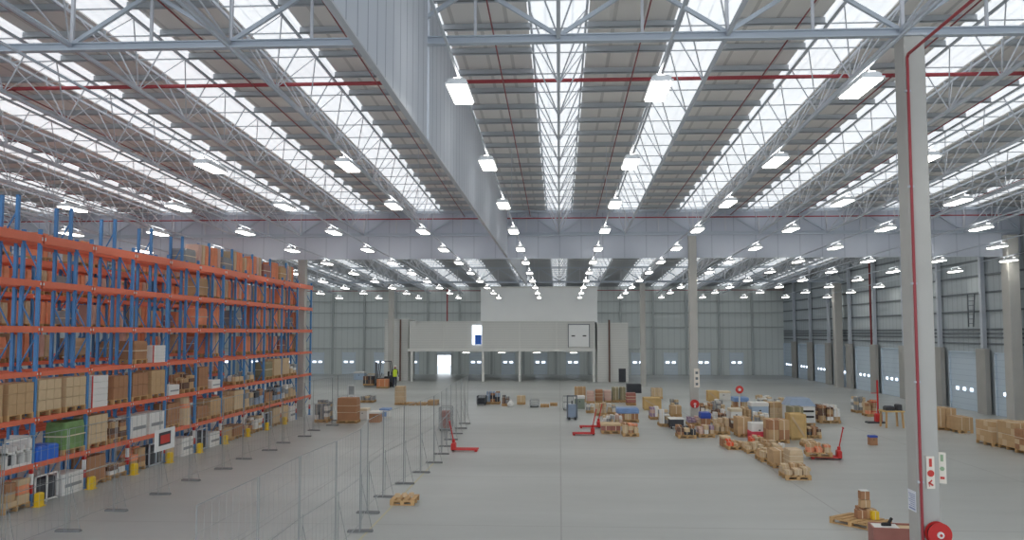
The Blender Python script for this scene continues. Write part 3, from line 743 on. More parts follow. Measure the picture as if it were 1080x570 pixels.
ITEMS = [
    ('mixed', 11.31, 43.73, 1.2, 1.4, 0.69, 'tan', 'stepped tan cartons on the nearest pallet of the front pile', 'load'),
    ('wrapped', 11.83, 45.97, 0.7, 1.3, 1.1, 'tan', 'tall tan wrapped block in the front pile', 'load'),
    ('cartons', 11.4, 47.44, 0.76, 1.4, 0.91, 'kraft', 'kraft cartons in the middle of the front pile', 'load'),
    ('mixed', 11.35, 49.6, 0.96, 1.5, 0.72, 'tan', 'tan flat cartons at the rear of the front pile', 'load'),
    ('mixed', 12.57, 51.7, 0.69, 1.2, 0.7, 'white', 'pale flat parcels above the front pile', 'load'),
    ('mixed', 11.3, 52.95, 0.98, 1.5, 0.64, 'tan', 'flat tan cartons piled between orange boxes and front pile', 'load'),
    ('mixed', 12.58, 54.1, 0.77, 1.2, 0.64, 'tan', 'low tan cartons before the wide brown load', 'load'),
    ('mixed', 10.56, 54.45, 1.05, 1.3, 0.56, 'orange', 'orange and tan boxes on a pallet at the near edge', 'load'),
    ('box', 10.2, 55.72, 0.51, 1.0, 0.61, 'brown', 'brown carton with a pale lid beside the orange crate', 'carton'),
    ('mixed', 15.32, 55.87, 0.8, 1.0, 0.46, 'tan', 'tan parcels beside the raised red jack', 'load'),
    ('mixed', 12.17, 56.16, 0.81, 1.0, 0.64, 'orange', 'orange and kraft parcels before the white and red carton', 'load'),
    ('box', 19.52, 56.76, 0.46, 0.5, 0.59, 'bluetop', 'small brown carton with a blue lid alone on the floor', 'carton'),
    ('cartons', 13.87, 57.94, 1.3, 1.6, 1.45, 'browndark', 'wide brown carton load between red carton and timber crate', 'load'),
    ('box', 14.68, 59.27, 0.54, 0.8, 0.39, 'white', 'open white carton lying before the wide brown load', 'carton'),
    ('box', 13.04, 59.54, 1.02, 1.3, 1.07, 'whitered', 'large white carton with a red lower half', 'carton'),
    ('crate', 15.55, 59.64, 0.91, 1.4, 1.65, 'yellow', 'tall timber crate with a diagonal brace', 'crate'),
    ('mixed', 8.42, 60.15, 1.25, 1.6, 0.89, 'darkbrown', 'dark brown goods on a pallet at the front of the column cluster', 'load'),
    ('mixed', 16.83, 60.5, 0.93, 1.4, 0.79, 'darkbrown', 'dark brown goods below the white boxed machine', 'load'),
    ('mixed', 9.79, 60.7, 1.07, 1.5, 0.85, 'pinkwhite', 'white and mauve parcels on a dark pallet by the far column', 'load'),
    ('mixed', 4.78, 60.96, 1.08, 1.5, 0.93, 'basket', 'pallet of brown baskets at the front corner of the centre cluster', 'load'),
    ('cartons', 12.31, 61.04, 0.84, 1.5, 1.31, 'kraft', 'tall kraft carton load beside the white and red carton', 'load'),
    ('mixed', 11.16, 62.31, 0.96, 1.3, 1.17, 'tan', 'tan parcels on the aisle side of the tall kraft load', 'load'),
    ('cartons', 3.53, 62.56, 1.34, 1.5, 0.68, 'redbase', 'low red-brown load with a pale top at the front of the cluster', 'load'),
    ('cage', -8.19, 63.65, 0.82, 1.4, 1.69, 'purple', 'roll cage of dull red goods against the middle wire fence', 'cage'),
    ('mixed', 12.72, 64.17, 1.19, 1.4, 1.06, 'brownwhite', 'brown and white parcels behind the tall kraft load', 'load'),
    ('cartons', 28.2, 64.38, 1.03, 1.9, 1.1, 'kraft', 'lower kraft carton block between the square block and brown pile', 'load'),
    ('slab', 12.06, 65.72, 1.22, 0.9, 0.32, 'white', 'long white wrapped slab lying on a dark board', 'package'),
    ('cart', 8.52, 65.78, 1.02, 1.4, 0.75, 'dark', 'dark cart with a white top board', 'cart'),
    ('cartons', 27.73, 66.4, 1.49, 1.9, 1.55, 'kraft', 'square kraft carton block nearest the column, by the wall doors', 'load'),
    ('covered', 10.72, 66.48, 0.69, 1.3, 1.13, 'deepblue', 'small load under a deep blue cover beside the far column', 'load'),
    ('mixed', 14.85, 66.66, 1.03, 1.2, 1.14, 'white', 'white topped parcels behind the white and red carton', 'load'),
    ('mixed', 3.61, 66.85, 0.83, 1.4, 0.98, 'white', 'white jumbled packages on a pallet in the centre cluster', 'load'),
    ('cartons', 17.39, 66.89, 0.95, 1.4, 1.54, 'olive', 'dull olive load behind the tall timber crate', 'load'),
    ('table', 24.57, 67.28, 1.43, 1.4, 1.82, 'wood', 'wooden trestle bench with dark tools on top', 'bench'),
    ('mixed', 7.81, 67.38, 0.76, 1.5, 1.39, 'white', 'grey and white jumbled goods beside the dark cart', 'load'),
    ('mixed', 4.43, 67.46, 0.56, 1.2, 0.94, 'pinkwhite', 'pink and white packages beside the blue-sheeted load', 'load'),
    ('mixed', 10.07, 67.93, 0.89, 1.4, 0.69, 'purple', 'mauve packages stacked just before the far column', 'load'),
    ('wrapped', -16.43, 68.39, 1.55, 1.3, 1.94, 'brown', 'tall brown shrink-wrapped load standing on the open floor past the racks', 'load'),
    ('machine', 18.21, 68.87, 1.92, 2.2, 2.05, 'blue', 'white machine with black openings under a blue-grey cover', 'machine'),
    ('mixed', -18.59, 69.14, 1.12, 1.6, 1.71, 'grey', 'grey and tan wrapped goods standing off the end of the front rack', 'load'),
    ('box', -14.46, 69.17, 0.82, 1.2, 0.85, 'whitebrown', 'white and brown box between the two white appliance boxes', 'box'),
    ('mixed', 12.25, 69.39, 1.0, 1.6, 1.16, 'brownwhite', 'brown and white mixed cartons next to the deep blue cover', 'load'),
    ('box', 13.62, 70.06, 0.86, 1.4, 1.12, 'white', 'white-topped box behind the tall kraft load', 'box'),
    ('covered', 5.31, 70.43, 1.69, 1.6, 1.11, 'blue', 'pallet load under a pale blue sheet', 'load'),
    ('mixed', 20.85, 70.55, 1.58, 1.6, 1.55, 'brownwhite', 'brown mixed load with a white carton, alone near the wall lane', 'load'),
    ('mixed', 14.61, 70.83, 0.66, 1.4, 1.21, 'tan', 'narrow tan mixed load between white-topped and pale blue boxes', 'load'),
    ('box', -15.88, 71.34, 0.77, 1.2, 0.88, 'white', 'white appliance box beside the tall brown wrapped load', 'box'),
    ('box', 15.72, 71.42, 1.31, 1.5, 1.5, 'palebue', 'pale blue box on the floor behind the white and red carton', 'box'),
    ('cartons', 17.15, 71.61, 1.31, 1.5, 1.5, 'tan', 'tan carton load with white tops behind the wide brown load', 'load'),
    ('mixed', 7.66, 72.7, 0.76, 1.4, 1.18, 'pinkwhite', 'pinkish packages in front of the yellowish crate', 'load'),
    ('box', -14.44, 73.04, 0.79, 1.3, 0.74, 'whiteblue', 'white box with a blue panel, farthest from the brown load', 'box'),
    ('cartons', 9.69, 75.26, 0.86, 1.5, 0.9, 'kraft', 'kraft carton load leaning next to the far column', 'load'),
    ('mixed', 3.47, 75.71, 0.96, 1.4, 1.08, 'tan', 'tan mixed cartons in the middle of the centre cluster', 'load'),
    ('mixed', 25.96, 76.09, 0.77, 1.4, 1.46, 'basket', 'orange-brown goods behind the red post stand', 'load'),
    ('mixed', 4.44, 76.62, 0.73, 1.4, 1.01, 'white', 'white and brown mixed goods behind the blue sheet', 'load'),
    ('mixed', 12.53, 77.05, 0.96, 1.4, 1.01, 'brownwhite', 'brown and white load behind the deep blue cover', 'load'),
    ('mixed', 13.7, 78.09, 1.05, 1.6, 1.26, 'grey', 'grey goods far behind the far column', 'load'),
    ('mixed', 2.64, 78.24, 0.74, 1.3, 0.88, 'white', 'pale mixed boxes behind the tan cartons in the centre cluster', 'load'),
    ('mixed', 26.23, 79.56, 0.89, 1.4, 1.46, 'grey', 'white and grey sacks stacked by the wall lane', 'load'),
    ('mixed', 10.27, 80.51, 0.67, 1.3, 1.08, 'grey', 'small grey load beyond the kraft load by the far column', 'load'),
    ('crate', 8.38, 81.52, 1.45, 1.6, 1.07, 'yellow', 'long yellowish timber crate before the tan carton load', 'crate'),
    ('mixed', 20.23, 82.1, 1.18, 1.5, 1.17, 'grey', 'grey mixed load at the back of the right cluster', 'load'),
    ('box', 1.82, 82.11, 0.94, 1.3, 1.18, 'whitegreen', 'white-topped box over grey-green crate, aisle side of the centre cluster', 'box'),
    ('covered', 16.62, 83.05, 1.29, 1.8, 1.08, 'blue', 'pale blue sheeted load at the back of the right cluster', 'load'),
    ('cage', -2.39, 83.82, 0.8, 1.3, 0.7, 'grey', 'low grey wire cage between the centre row and the loose pallets', 'cage'),
    ('bag', -4.64, 83.92, 0.63, 0.7, 0.61, 'white', 'white sack leaning on dark goods in the centre row', 'sack'),
    ('pallets', -1.41, 83.97, 0.8, 1.5, 0.23, 1, 'empty flat pallet beside the low grey cage', 'pallet'),
    ('slab', 20.11, 84.98, 1.58, 1.2, 0.35, 'white', 'white wrapped slab far back near the pale blue box', 'package'),
    ('mixed', -5.18, 85.14, 0.72, 1.4, 1.06, 'dark', 'dark goods on a pallet behind the white sack', 'load'),
    ('pallets', -14.42, 85.47, 0.92, 1.6, 0.23, 1, 'flat empty pallet nearest the tan wrapped load', 'pallet'),
    ('pallets', -13.33, 85.53, 0.92, 1.6, 0.23, 1, 'flat empty pallet in the middle of the loose pallet row', 'pallet'),
    ('pallets', -0.58, 85.58, 0.71, 1.5, 0.23, 1, 'empty flat pallet next to the walkie stacker', 'pallet'),
    ('pallets', -12.24, 85.59, 0.92, 1.6, 0.46, 2, 'two stacked empty pallets at the fence end of the loose row', 'pallet stack'),
    ('cage', -7.55, 85.74, 0.82, 1.4, 0.9, 'dark', 'dark wire cage at the fence end of the centre row', 'cage'),
    ('wrapped', -15.52, 85.82, 0.93, 1.3, 1.79, 'tan', 'tan wrapped load standing alone behind the wire fence', 'load'),
    ('mixed', 19.59, 86.52, 1.31, 1.5, 1.13, 'white', 'pale mixed load at the back of the right cluster', 'load'),
    ('wrapped', 6.88, 86.57, 0.91, 1.5, 1.17, 'redbrown', 'red-brown wrapped load at the end of the back row', 'load'),
    ('cartons', -3.77, 87.01, 0.83, 1.3, 0.83, 'tan', 'tan carton load at the end of the centre row', 'load'),
    ('mixed', -6.57, 87.34, 1.37, 1.6, 1.34, 'bluebrown', 'dark blue goods topped with brown cartons in the centre row', 'load'),
    ('mixed', -19.27, 88.55, 1.34, 1.4, 0.75, 'grey', 'low pile of grey goods on the floor behind the brown load', 'pile'),
    ('wrapped', 3.05, 88.63, 0.75, 1.5, 1.2, 'pink', 'pinkish wrapped load, first in the back row of the centre cluster', 'load'),
    ('wrapped', 3.92, 89.27, 0.74, 1.5, 1.3, 'brown', 'brown wrapped load, second in the back row of the centre cluster', 'load'),
    ('wrapped', 4.78, 89.68, 0.74, 1.5, 1.2, 'pink', 'pinkish wrapped load, third in the back row of the centre cluster', 'load'),
    ('cartons', 5.6, 90.08, 0.65, 1.5, 1.49, 'olive', 'olive carton load in the back row of the centre cluster', 'load'),
    ('cartons', 2.06, 90.23, 1.13, 1.5, 1.51, 'kraft', 'kraft carton load at the back corner of the centre goods cluster', 'load'),
    ('cartons', 6.33, 90.24, 0.56, 1.5, 1.49, 'olive', 'narrow olive carton load beside the red-brown load', 'load'),
    ('crate', 15.62, 91.7, 0.95, 1.5, 1.05, 'yellow', 'small yellowish crate far back beside the white-topped box', 'crate'),
    ('box', 16.9, 93.36, 1.43, 1.6, 0.95, 'white', 'white-topped box far back beside the yellow board crate', 'box'),
    ('cartons', 10.33, 95.3, 1.1, 1.6, 1.1, 'tan', 'tan carton load standing far behind the column', 'load'),
    ('crate', 8.62, 103.97, 1.53, 1.6, 1.0, 'dark', 'dark crate on the floor far behind the red-brown load', 'crate'),
    ('box', -29.7, 130.5, 1.56, 1.5, 1.19, 'palebue', 'pale blue box near the back wall dock doors', 'box'),
    ('box', -28.45, 133.09, 1.02, 1.2, 0.8, 'white', 'small white box near the back wall beside the forklift', 'box'),
]

for i, it in enumerate(ITEMS): make_item(i, it)

# ---- goods in the front rack: (bay, half 0 near / 1 far, level 0..6, kind, w(along rack), h, look)
lvl_z = (0.0,)+LEV
LN = ['floor level','first beam level','second beam level','third beam level','fourth beam level','fifth beam level','top beam level']
def shelf_load(rackname, cx, bay, y0, half, lev, kind, wy, h, look, desc, dx=1.05, group='loads in the racks', slots=2, cat='load'):
    wy = min(wy, 1.66)
    if lev == 5: h = min(h, 1.36)
    if lev == 0: h = min(h, 1.36)
    y = y0+bay*BW+ (BW/slots)*(half+.5)
    z = lvl_z[lev]+.004
    pos = {2: ('near half', 'far half'), 3: ('near third', 'middle third', 'far third')}[slots][half]
    t = thing({'stack':'carton_load','wrap':'wrapped_load','mixed':'mixed_load','frame':'machine_frame','white':'white_stack','bundle':'bundle_load','wbox':'carton','bcrate':'plastic_crate','cage':'wire_cage','column':'wrapped_roll'}[kind],
              '%s, %s, %s bay %s, %s' % (desc, LN[lev], ORD[bay+1], pos, rackname), cat, (cx, y, z), group=group)
    w = dx; d = wy
    if kind == 'stack':
        add_pallet(t, w, d); cartons(t, w, d, h, PALS.get(look, [look]), nx=1 if w < 1.2 else 2, ny=max(2, round(d/.5)), nz=2 if h < 1.45 else 3)
    elif kind == 'wrap':
        add_pallet(t, w, d); blob_mesh(w, d, h-.23, bay*7+lev).build('wrapped_goods', look, t, (0,0,.23))
        MB().box(-w/2-.012,w/2+.012,-d/2-.012,d/2+.012,h*.55,h*.55+.05).build('strap','tape',t)
    elif kind == 'mixed':
        mixed(t, w, d, h, PALS[look], bay*31+lev*5+half)
    elif kind == 'white':
        cartons(t, w, d, h, ['whitecard'], z0=0.0, nx=1, ny=1, nz=5)
        MB().box(w/2, w/2+.02, -d/2, -d/2+.1, 0, h).build('red_marking', 'red', t)
    elif kind == 'frame':
        for yy_ in (-d/2, -d/6, d/6, d/2-.1): MB().box(-w/2,w/2,yy_,yy_+.1,.1,.1+h*.6 if yy_ < d/3 else h*.95).build('upright_panel','whitecard',t)
        MB().box(-w/2,w/2,-d/2,d/2,0,.1).box(-w/2,w/2,-d/2,d/2,h*.45,h*.52).box(w/2-.08,w/2,-d/2,d/2,h*.85,h*.95).build('tray','whitecard',t)
        MB().cbox(-w/3,w/3,-d/3,0,.1,h*.42,.04).build('dark_motor','dark',t)
    elif kind == 'bundle':
        add_pallet(t, w, d)
        n = 3; ww = d/n
        for j in range(n):
            c = ['orangecard','pink','orangecard','tan','orangecard'][(bay+lev+j*2) % 5]
            me = cached(('bundle', round(ww*.82,2), round(h-.23,2), w, c), lambda: blob_mesh(w*.95, ww*.82, h-.23, 5), c)
            link(me, 'bundle', t, (0, -d/2+(j+.5)*ww, .23))
    elif kind == 'wbox':
        MB().cbox(-w/2,w/2,-d/2,d/2,0,h,.03).build('carton_body','whitecard',t)
        MB().box(w/2,w/2+.015,-d*.4,d*.4,h*.35,h*.5).build('print_strip','greycard',t)
    elif kind == 'bcrate':
        for j in (-1,1): MB().cbox(-w/2,w/2,j*d/4-d/4+.03,j*d/4+d/4-.03,0,h,.06).build('blue_tub','brightblue',t)
    elif kind == 'cage':
        m = MB().box(-w/2,w/2,-d/2,d/2,.04,.1)
        for yy_ in (-d/2,0,d/2-.06): m.box(w/2-.06,w/2,yy_,yy_+.06,0,h).box(-w/2,-w/2+.06,yy_,yy_+.06,0,h)
        m.box(w/2-.06,w/2,-d/2,d/2,h-.06,h)
        m.build('frame', look, t)
        MB().cbox(-w/2+.08,w/2-.08,-d/2+.08,d/2-.08,.1,h*.85,.05).build('goods','dark',t)
    elif kind == 'column':
        MB().tube([(0,0,0),(0,0,h*.5),(0,0,h)],[d*.5,d*.46,d*.4],14).build('roll_body','tan',t)
        MB().tube([(0,0,h*.6),(0,0,h*.75)],[d*.45+.02,d*.44+.02],14,cap=False).build('red_band','orangecard',t)
    return t
FC = FX-.42
A = [ # bay, half, level, kind, width, height, look, description
 (0,0,2,'stack',1.85,1.45,'kraft','two-tier kraft carton load'),(0,1,2,'stack',1.85,1.45,'kraft','two-tier kraft carton load'),
 (1,0,2,'stack',1.7,1.5,'kraft2','two-tier pale kraft load'),(1,1,2,'stack',1.6,1.5,'kraft2','two-tier pale kraft load'),
 (2,0,2,'white',1.5,1.45,'white','white boxed stack'),(2,1,2,'stack',1.4,1.35,'brown','brown carton load'),
 (3,0,2,'stack',1.7,1.4,'brown','brown carton load'),(3,1,2,'stack',1.6,1.45,'kraft','kraft carton load'),
 (3,0,3,'wrap',1.3,1.15,'brown','brown wrapped load'),(3,1,3,'white',1.5,.9,'white','white sheeted box'),
 (4,0,2,'wbox',1.3,.55,'white','small white carton'),(4,1,2,'mixed',1.5,1.2,'brownwhite','mixed brown and white load'),
 (5,0,2,'stack',1.4,1.4,'brown','brown carton load'),(5,1,2,'wbox',1.3,.5,'white','small white carton'),
 (6,1,2,'mixed',1.6,.6,'white','low pale load'),(7,0,2,'mixed',1.6,.8,'grey','low grey load'),
 (8,0,2,'wrap',1.6,1.3,'olive','olive wrapped load'),(8,1,2,'stack',1.7,1.45,'kraft2','pale kraft load'),
 (9,0,2,'stack',1.7,1.45,'kraft2','pale kraft load'),(9,1,2,'mixed',1.6,1.0,'white','low white load'),
 (0,0,1,'mixed',1.7,1.1,'dark','dark mixed load'),(0,1,1,'frame',1.9,1.2,'white','white machine frame'),
 (1,0,1,'bcrate',1.8,.6,'blue','pair of bright blue tubs'),(1,1,1,'wrap',1.8,1.4,'green','green wrapped load'),
 (2,0,1,'stack',1.8,1.5,'kraft2','pale kraft load with dark hand holes'),(2,1,1,'mixed',1.5,1.2,'brownwhite','mixed brown and white load'),
 (3,0,1,'wbox',1.8,1.1,'white','long white carton'),(3,1,1,'wbox',1.7,1.1,'white','long white carton'),
 (4,0,1,'stack',1.5,1.4,'brown','brown carton load'),(4,1,1,'column',1.0,1.6,'tan','tan wrapped roll'),
 (5,0,1,'stack',1.6,.9,'brown','low brown load'),(5,1,1,'stack',1.8,1.2,'kraft','kraft carton load'),
 (6,0,1,'stack',1.8,1.2,'kraft','kraft carton load'),(6,1,1,'stack',1.7,1.45,'kraft2','pale kraft load with dark hand holes'),
 (7,0,1,'mixed',1.7,1.4,'grey','grey mixed load'),(7,1,1,'mixed',1.7,1.3,'bluebrown','blue and brown mixed load'),
 (8,0,1,'stack',1.6,.9,'brown','low brown load'),(8,1,1,'mixed',1.6,1.3,'bluebrown','blue and brown mixed load'),
 (9,0,1,'mixed',1.6,1.3,'white','pale mixed load'),(9,1,1,'mixed',1.6,1.2,'grey','grey mixed load'),
 (0,0,0,'stack',1.8,1.2,'brown','brown carton load'),(0,1,0,'mixed',1.8,1.25,'basket','orange-brown mixed load'),
 (1,0,0,'cage',1.8,1.15,'whitecard','dark cage with a white frame'),(1,1,0,'wbox',1.7,.9,'white','long white carton'),
 (2,0,0,'wrap',1.7,1.35,'brown','brown wrapped load'),(2,1,0,'mixed',1.6,.7,'brownwhite','low mixed load'),
 (3,0,0,'mixed',1.6,1.2,'basket','orange-brown mixed load'),(3,1,0,'cage',1.6,1.2,'steel','grey framed cage'),
 (4,0,0,'column',1.0,1.6,'tan','tan wrapped roll'),(4,1,0,'wbox',1.5,1.0,'white','white carton'),
 (5,0,0,'cage',1.7,1.3,'steel','grey framed cage'),(5,1,0,'wbox',1.5,.85,'white','white carton'),
 (6,0,0,'stack',1.7,.9,'kraft','low kraft load'),(6,1,0,'stack',1.6,.9,'brown','low brown load'),
 (7,0,0,'mixed',1.6,.7,'basket','low orange-brown load'),(7,1,0,'mixed',1.6,1.3,'white','pale mixed load'),
 (8,0,0,'cage',1.6,1.2,'steel','grey framed cage'),(8,1,0,'stack',1.8,1.4,'kraft2','pale kraft load'),
 (9,0,0,'stack',1.8,1.4,'kraft2','pale kraft load'),(9,1,0,'wbox',1.4,1.1,'white','white carton'),
]
for b, hf, lv, kd, wy, h, look, desc in A:
    shelf_load('front rack', FC, b, RY, hf, lv, kd, wy, h, look, desc, dx=.9)
rnd = random.Random(11)
def fill(rackname, cx, y0, nb, levels, prob, b0=0, dx=.95):
    for b in range(b0, nb):
        for lv in levels:
            for hf in range(2):
                if rnd.random() > prob(b, lv): continue
                q = rnd.random()
                h = rnd.choice((1.3, 1.45, 1.55)) 
                if lv >= 3 and q < .72: shelf_load(rackname, cx, b, y0, hf, lv, 'bundle', 1.75, h, '', 'orange and tan bundles', dx=dx)
                elif q < .86: shelf_load(rackname, cx, b, y0, hf, lv, 'wrap', 1.6, h-.2, rnd.choice(('orangecard','pink','tan','orangecard')), 'wrapped goods', dx=dx)
                else: shelf_load(rackname, cx, b, y0, hf, lv, 'wrap', 1.6, h-.3, rnd.choice(('kraft','greycard','redbrown')), 'plain wrapped block', dx=dx)
fill('back-to-back rack', FX-1.42, RY, 11, (3,4,5,6), lambda b, l: (.95 if b >= 8 else (.75 if b >= 5 and l >= 5 else (.22 if b >= 5 else .0))))
fill('rack past first aisle', -29.36, RY-2*BW, 13, (2,3,4,5,6), lambda b, l: .82 if b > 2 else .0)
fill('rack past second aisle', -37.66, RY-2*BW, 13, (4,5,6), lambda b, l: .6 if b > 3 else 0.)

# loads along the side wall
yyw = 52.0
for j, (h, lk, ds, ox) in enumerate([(1.2,'kraft','kraft carton load at the far end of the row by the side wall',0),(1.35,'kraft','kraft carton load, second from the far end of the row by the side wall',.25),(1.1,'brown','browner carton load, third from the far end of the row by the side wall',.1),(1.5,'kraft','kraft carton load at the near end of the row by the side wall',.3)]):
    t = thing('carton_load', ds, 'load', (27.5+ox, 57.2-2.3*j, 0), group='loads by the side wall')
    add_pallet(t, 2.0, 2.1); cartons(t, 2.0, 2.1, h+.3, [lk, lk, 'kraft2', lk], nx=3, ny=4, nz=4)
    MB().box(-1.01,1.01,-1.06,1.06,.9,.93).build('strap','tape',t)
# ---------------------------------------------------------------- near column fittings
cx0, cx1, cy = 10.795, 11.445, 27.6      # left and right edges of its front face
t = thing('riser_pipe', 'red pipe running down the near concrete column', 'pipe', (10.90, cy-.1, 0))
m = MB().tube([(-.05,0,0),(-.05,0,15.55)], .045, 10); m.tube([(-.05,0,15.55),(-.05,-.1,15.64),(-.05,-4,15.7),(-.05,-14,15.9)], .05, 10)
m.build('pipe_run', 'redpipe', t)
m = MB()
for z in (2.5,5.5,8.5,11.5,14.5): m.box(-.13,.03,-.02,.09,z-.03,z+.03)
m.build('bracket', 'steel', t)
def hose_reel(label, x, y, z, r):
    t = thing('hose_reel', label, 'hose reel', (x, y, z))
    MB().tube([(0,-.02,0),(0,-.05,0)], r, 32).tube([(0,-.26,0),(0,-.30,0)], r, 32).build('disc', 'red', t)
    MB().tube([(0,-.05,0),(0,-.26,0)], r*.8, 28).build('hose_coil', 'black', t)
    MB().tube([(0,-.30,0),(0,-.36,0)], r*.28, 20).build('hub', 'white', t)
    MB().tube([(0,-.36,0),(0,-.38,0)], r*.12, 14).build('hub_cap', 'signred', t)
    MB().box(-r*.18,r*.18,-.315,-.301,-r*.85,-r*.42).build('instruction_label', 'white', t)
    MB().box(-.08,.08,-.05,.03,-r*.4,r*.4).build('bracket', 'steel', t)
    return t
hose_reel('red hose reel with white hub on the near column', 11.26, cy-.06, 1.0, .35)
hose_reel('small red hose reel on the mid-distance column', 10.78, 71.84, 1.3, .34)
t = thing('fire_sign', 'pale fire sign with red symbols flat on the near column', 'sign', (11.16, cy-.03, 2.3), rz=0)
MB().box(-.12,.12,-.03,0,0,.97).build('board', 'sign', t)
m = MB(); m.box(-.04,.04,-.045,-.031,.66,.9).bar((-.07,-.038,.19),(.06,-.038,.1),.012,.05).bar((-.07,-.038,.16),(.03,-.038,.26),.012,.04).bar((-.05,-.038,.07),(-.07,-.038,.2),.012,.04)
m.build('arrow_symbol', 'signred', t); MB().tube([(0,-.031,.46),(0,-.045,.46)], .10, 20).build('round_symbol', 'signred', t)
t = thing('fire_sign', 'pale sign with green symbol projecting beside the near column', 'sign', (11.455, cy+.1, 2.45), rz=math.radians(-28))
MB().box(0,.22,-.03,0,0,.93).build('board', 'sign', t)
MB().tube([(.11,-.031,.44),(.11,-.045,.44)], .07, 6).box(.07,.15,-.045,-.031,.66,.86).build('green_symbol', 'signgreen', t)
MB().box(.05,.17,-.045,-.031,.13,.2).build('red_mark', 'signred', t)
t = thing('paper_notice', 'white printed paper notice on the side of the near column', 'notice', (cx0-.006, 28.05, 1.55))
MB().box(-.012,0,-.3,.3,0,.62).build('sheet', 'paper', t)
m = MB()
for i in range(7): m.box(-.016,-.013,-.24,.24-(i%3)*.06,.5-i*.06,.52-i*.06)
m.box(-.016,-.013,-.24,.22,.05,.1)
m.build('print_lines', 'ink', t)

# pallet with boxes near the column, open brown crate, small pallet near the fence
t = thing('pallet', 'timber pallet on the floor beside the near column', 'pallet', (10.95, 33.35, 0), rz=math.radians(-52))
me = pallet_mesh(1.7, 1.3).mesh('deck_boards', 'wood'); link(me, 'deck_boards', t, (-.85,-.65,0))
for j, (dx, dy, z, w_, h_, c, lb) in enumerate([(0.05,.0,.24,.38,.3,'brown','brown box at the aisle corner of the small stack on the near pallet'),(.5,.02,.24,.36,.34,'kraft','kraft box beside the yellow-taped box on the near pallet'),
        (.25,.45,.24,.4,.36,'brown','brown box at the back of the near pallet'),(.3,.2,.6,.36,.28,'kraft','kraft box on the second tier of the near pallet'),(.3,.22,.89,.34,.3,'brown','brown box with white flap topmost on the near pallet'),(.62,-.22,.24,.28,.3,'yellow','small yellow carton on the near pallet')]):
    X = 10.95+(-.25+dx)*.8; Y = 33.35+(-.2+dy)*.8
    b = thing('carton', lb, 'carton', (X, Y, z), group='boxes on the near pallet')
    link(cached(('carton', w_, w_, h_, c), lambda: carton_mesh(w_, w_, h_), [c, 'tape']), 'carton_body', b)
    if j == 4: MB().box(.02,w_-.02,.02,w_-.02,h_,h_+.02).build('white_flap', 'whitecard', b)
t = thing('open_crate', 'open reddish-brown crate with pale flaps at the foot of the near column', 'crate', (11.05, 30.3, 0), rz=math.radians(-8))
m = MB(); m.box(-.75,.75,-.45,-.4,0,.62).box(-.75,.75,.4,.45,0,.62).box(-.75,-.7,-.4,.4,0,.62).box(.7,.75,-.4,.4,0,.62).box(-.7,.7,-.4,.4,0,.05)
m.build('crate_body', 'redbrown', t)
MB().box(-.68,.1,-.35,.38,.55,.6).build('pale_flap', 'whitecard', t); MB().box(.15,.68,-.35,.38,.5,.56).build('pale_flap', 'kraft2', t)
t2 = thing('hand_tool', 'small black hand tool lying on the open crate', 'tool', (10.8, 30.35, .605))
MB().cbox(-.16,.16,-.06,.06,0,.1,.03).build('tool_body','black',t2); MB().bar((.08,0,.08),(.2,.04,.24),.07).build('grip','black',t2)
t = thing('half_pallet', 'small timber pallet with pale offcuts beside the yellow floor line', 'pallet', (-6.4, 36.6, 0))
me = pallet_mesh(1.0, 1.3).mesh('deck_boards', 'wood'); link(me, 'deck_boards', t, (-.5,-.65,0))
for j in range(3):
    b = tag(MB().cbox(-.11,.11,-.08,.08,0,.16,.03).build('timber_offcut', 'kraft2', None, (-6.68+.27*j, 36.5+.1*j, .235), .5*j), ['pale offcut at the fence end of the small pallet','pale offcut in the middle of the small pallet','pale offcut at the aisle end of the small pallet'][j], 'offcut', 'offcuts on the small pallet')

# ---------------------------------------------------------------- fences
def fence_parts(L, Hh=3.6, mid=True):
    f = MB()
    f.tube([(0,.06,.05),(0,.06,Hh)], .013, 6).tube([(0,L-.06,.05),(0,L-.06,Hh)], .013, 6).tube([(0,.06,Hh),(0,L-.06,Hh)], .013, 6).tube([(0,.06,.3),(0,L-.06,.3)], .011, 6)
    f.tube([(0,.06,1.9),(0,L-.06,1.9)], .012, 6)
    w_ = MB(); n = 9
    for i in range(1, n):
        y = .06+(L-.12)*i/n; w_.bar((0,y,.3),(0,y,Hh), .006)
    for i in range(1, 6): w_.bar((0,.06,.3+i*(Hh-.3)/6),(0,L-.06,.3+i*(Hh-.3)/6), .006)
    return f.mesh('frame', 'wire'), w_.mesh('wire_infill', 'wire')
foot = MB().cbox(-.45,.45,-.11,.11,0,.08,.03).mesh('foot_block', 'block')
def stay():
    return MB().tube([(0,0,.1),(0,0,2.0)], .011, 6).tube([(.38,0,.1),(0,0,1.7)], .011, 6)
staym = stay().mesh('stay', 'wire')
def fence(pts, what, n_mid=True):
    for i in range(len(pts)-1):
        (xa, ya), (xb, yb_) = pts[i], pts[i+1]
        L = math.hypot(xb-xa, yb_-ya); rz = -math.atan2(xb-xa, yb_-ya)
        t = thing('wire_fence', 'wire mesh fence panel, %s from the near end of %s' % (ORD[i+1] if i+1 < len(ORD) else 'last', what), 'fence', (xa, ya, 0), rz, group='panels of '+what)
        a, b = fence_parts(L); link(a, 'frame', t); link(b, 'wire_infill', t)
        link(foot, 'foot_block', t, (0,.2,0)); link(staym, 'stay', t, (.03,.2,0))
f1 = [(-17.35+.02*i*(-1)**i, 23.4+3.55*i) for i in range(0, 15)]
fence(f1, 'the fence along the racks')
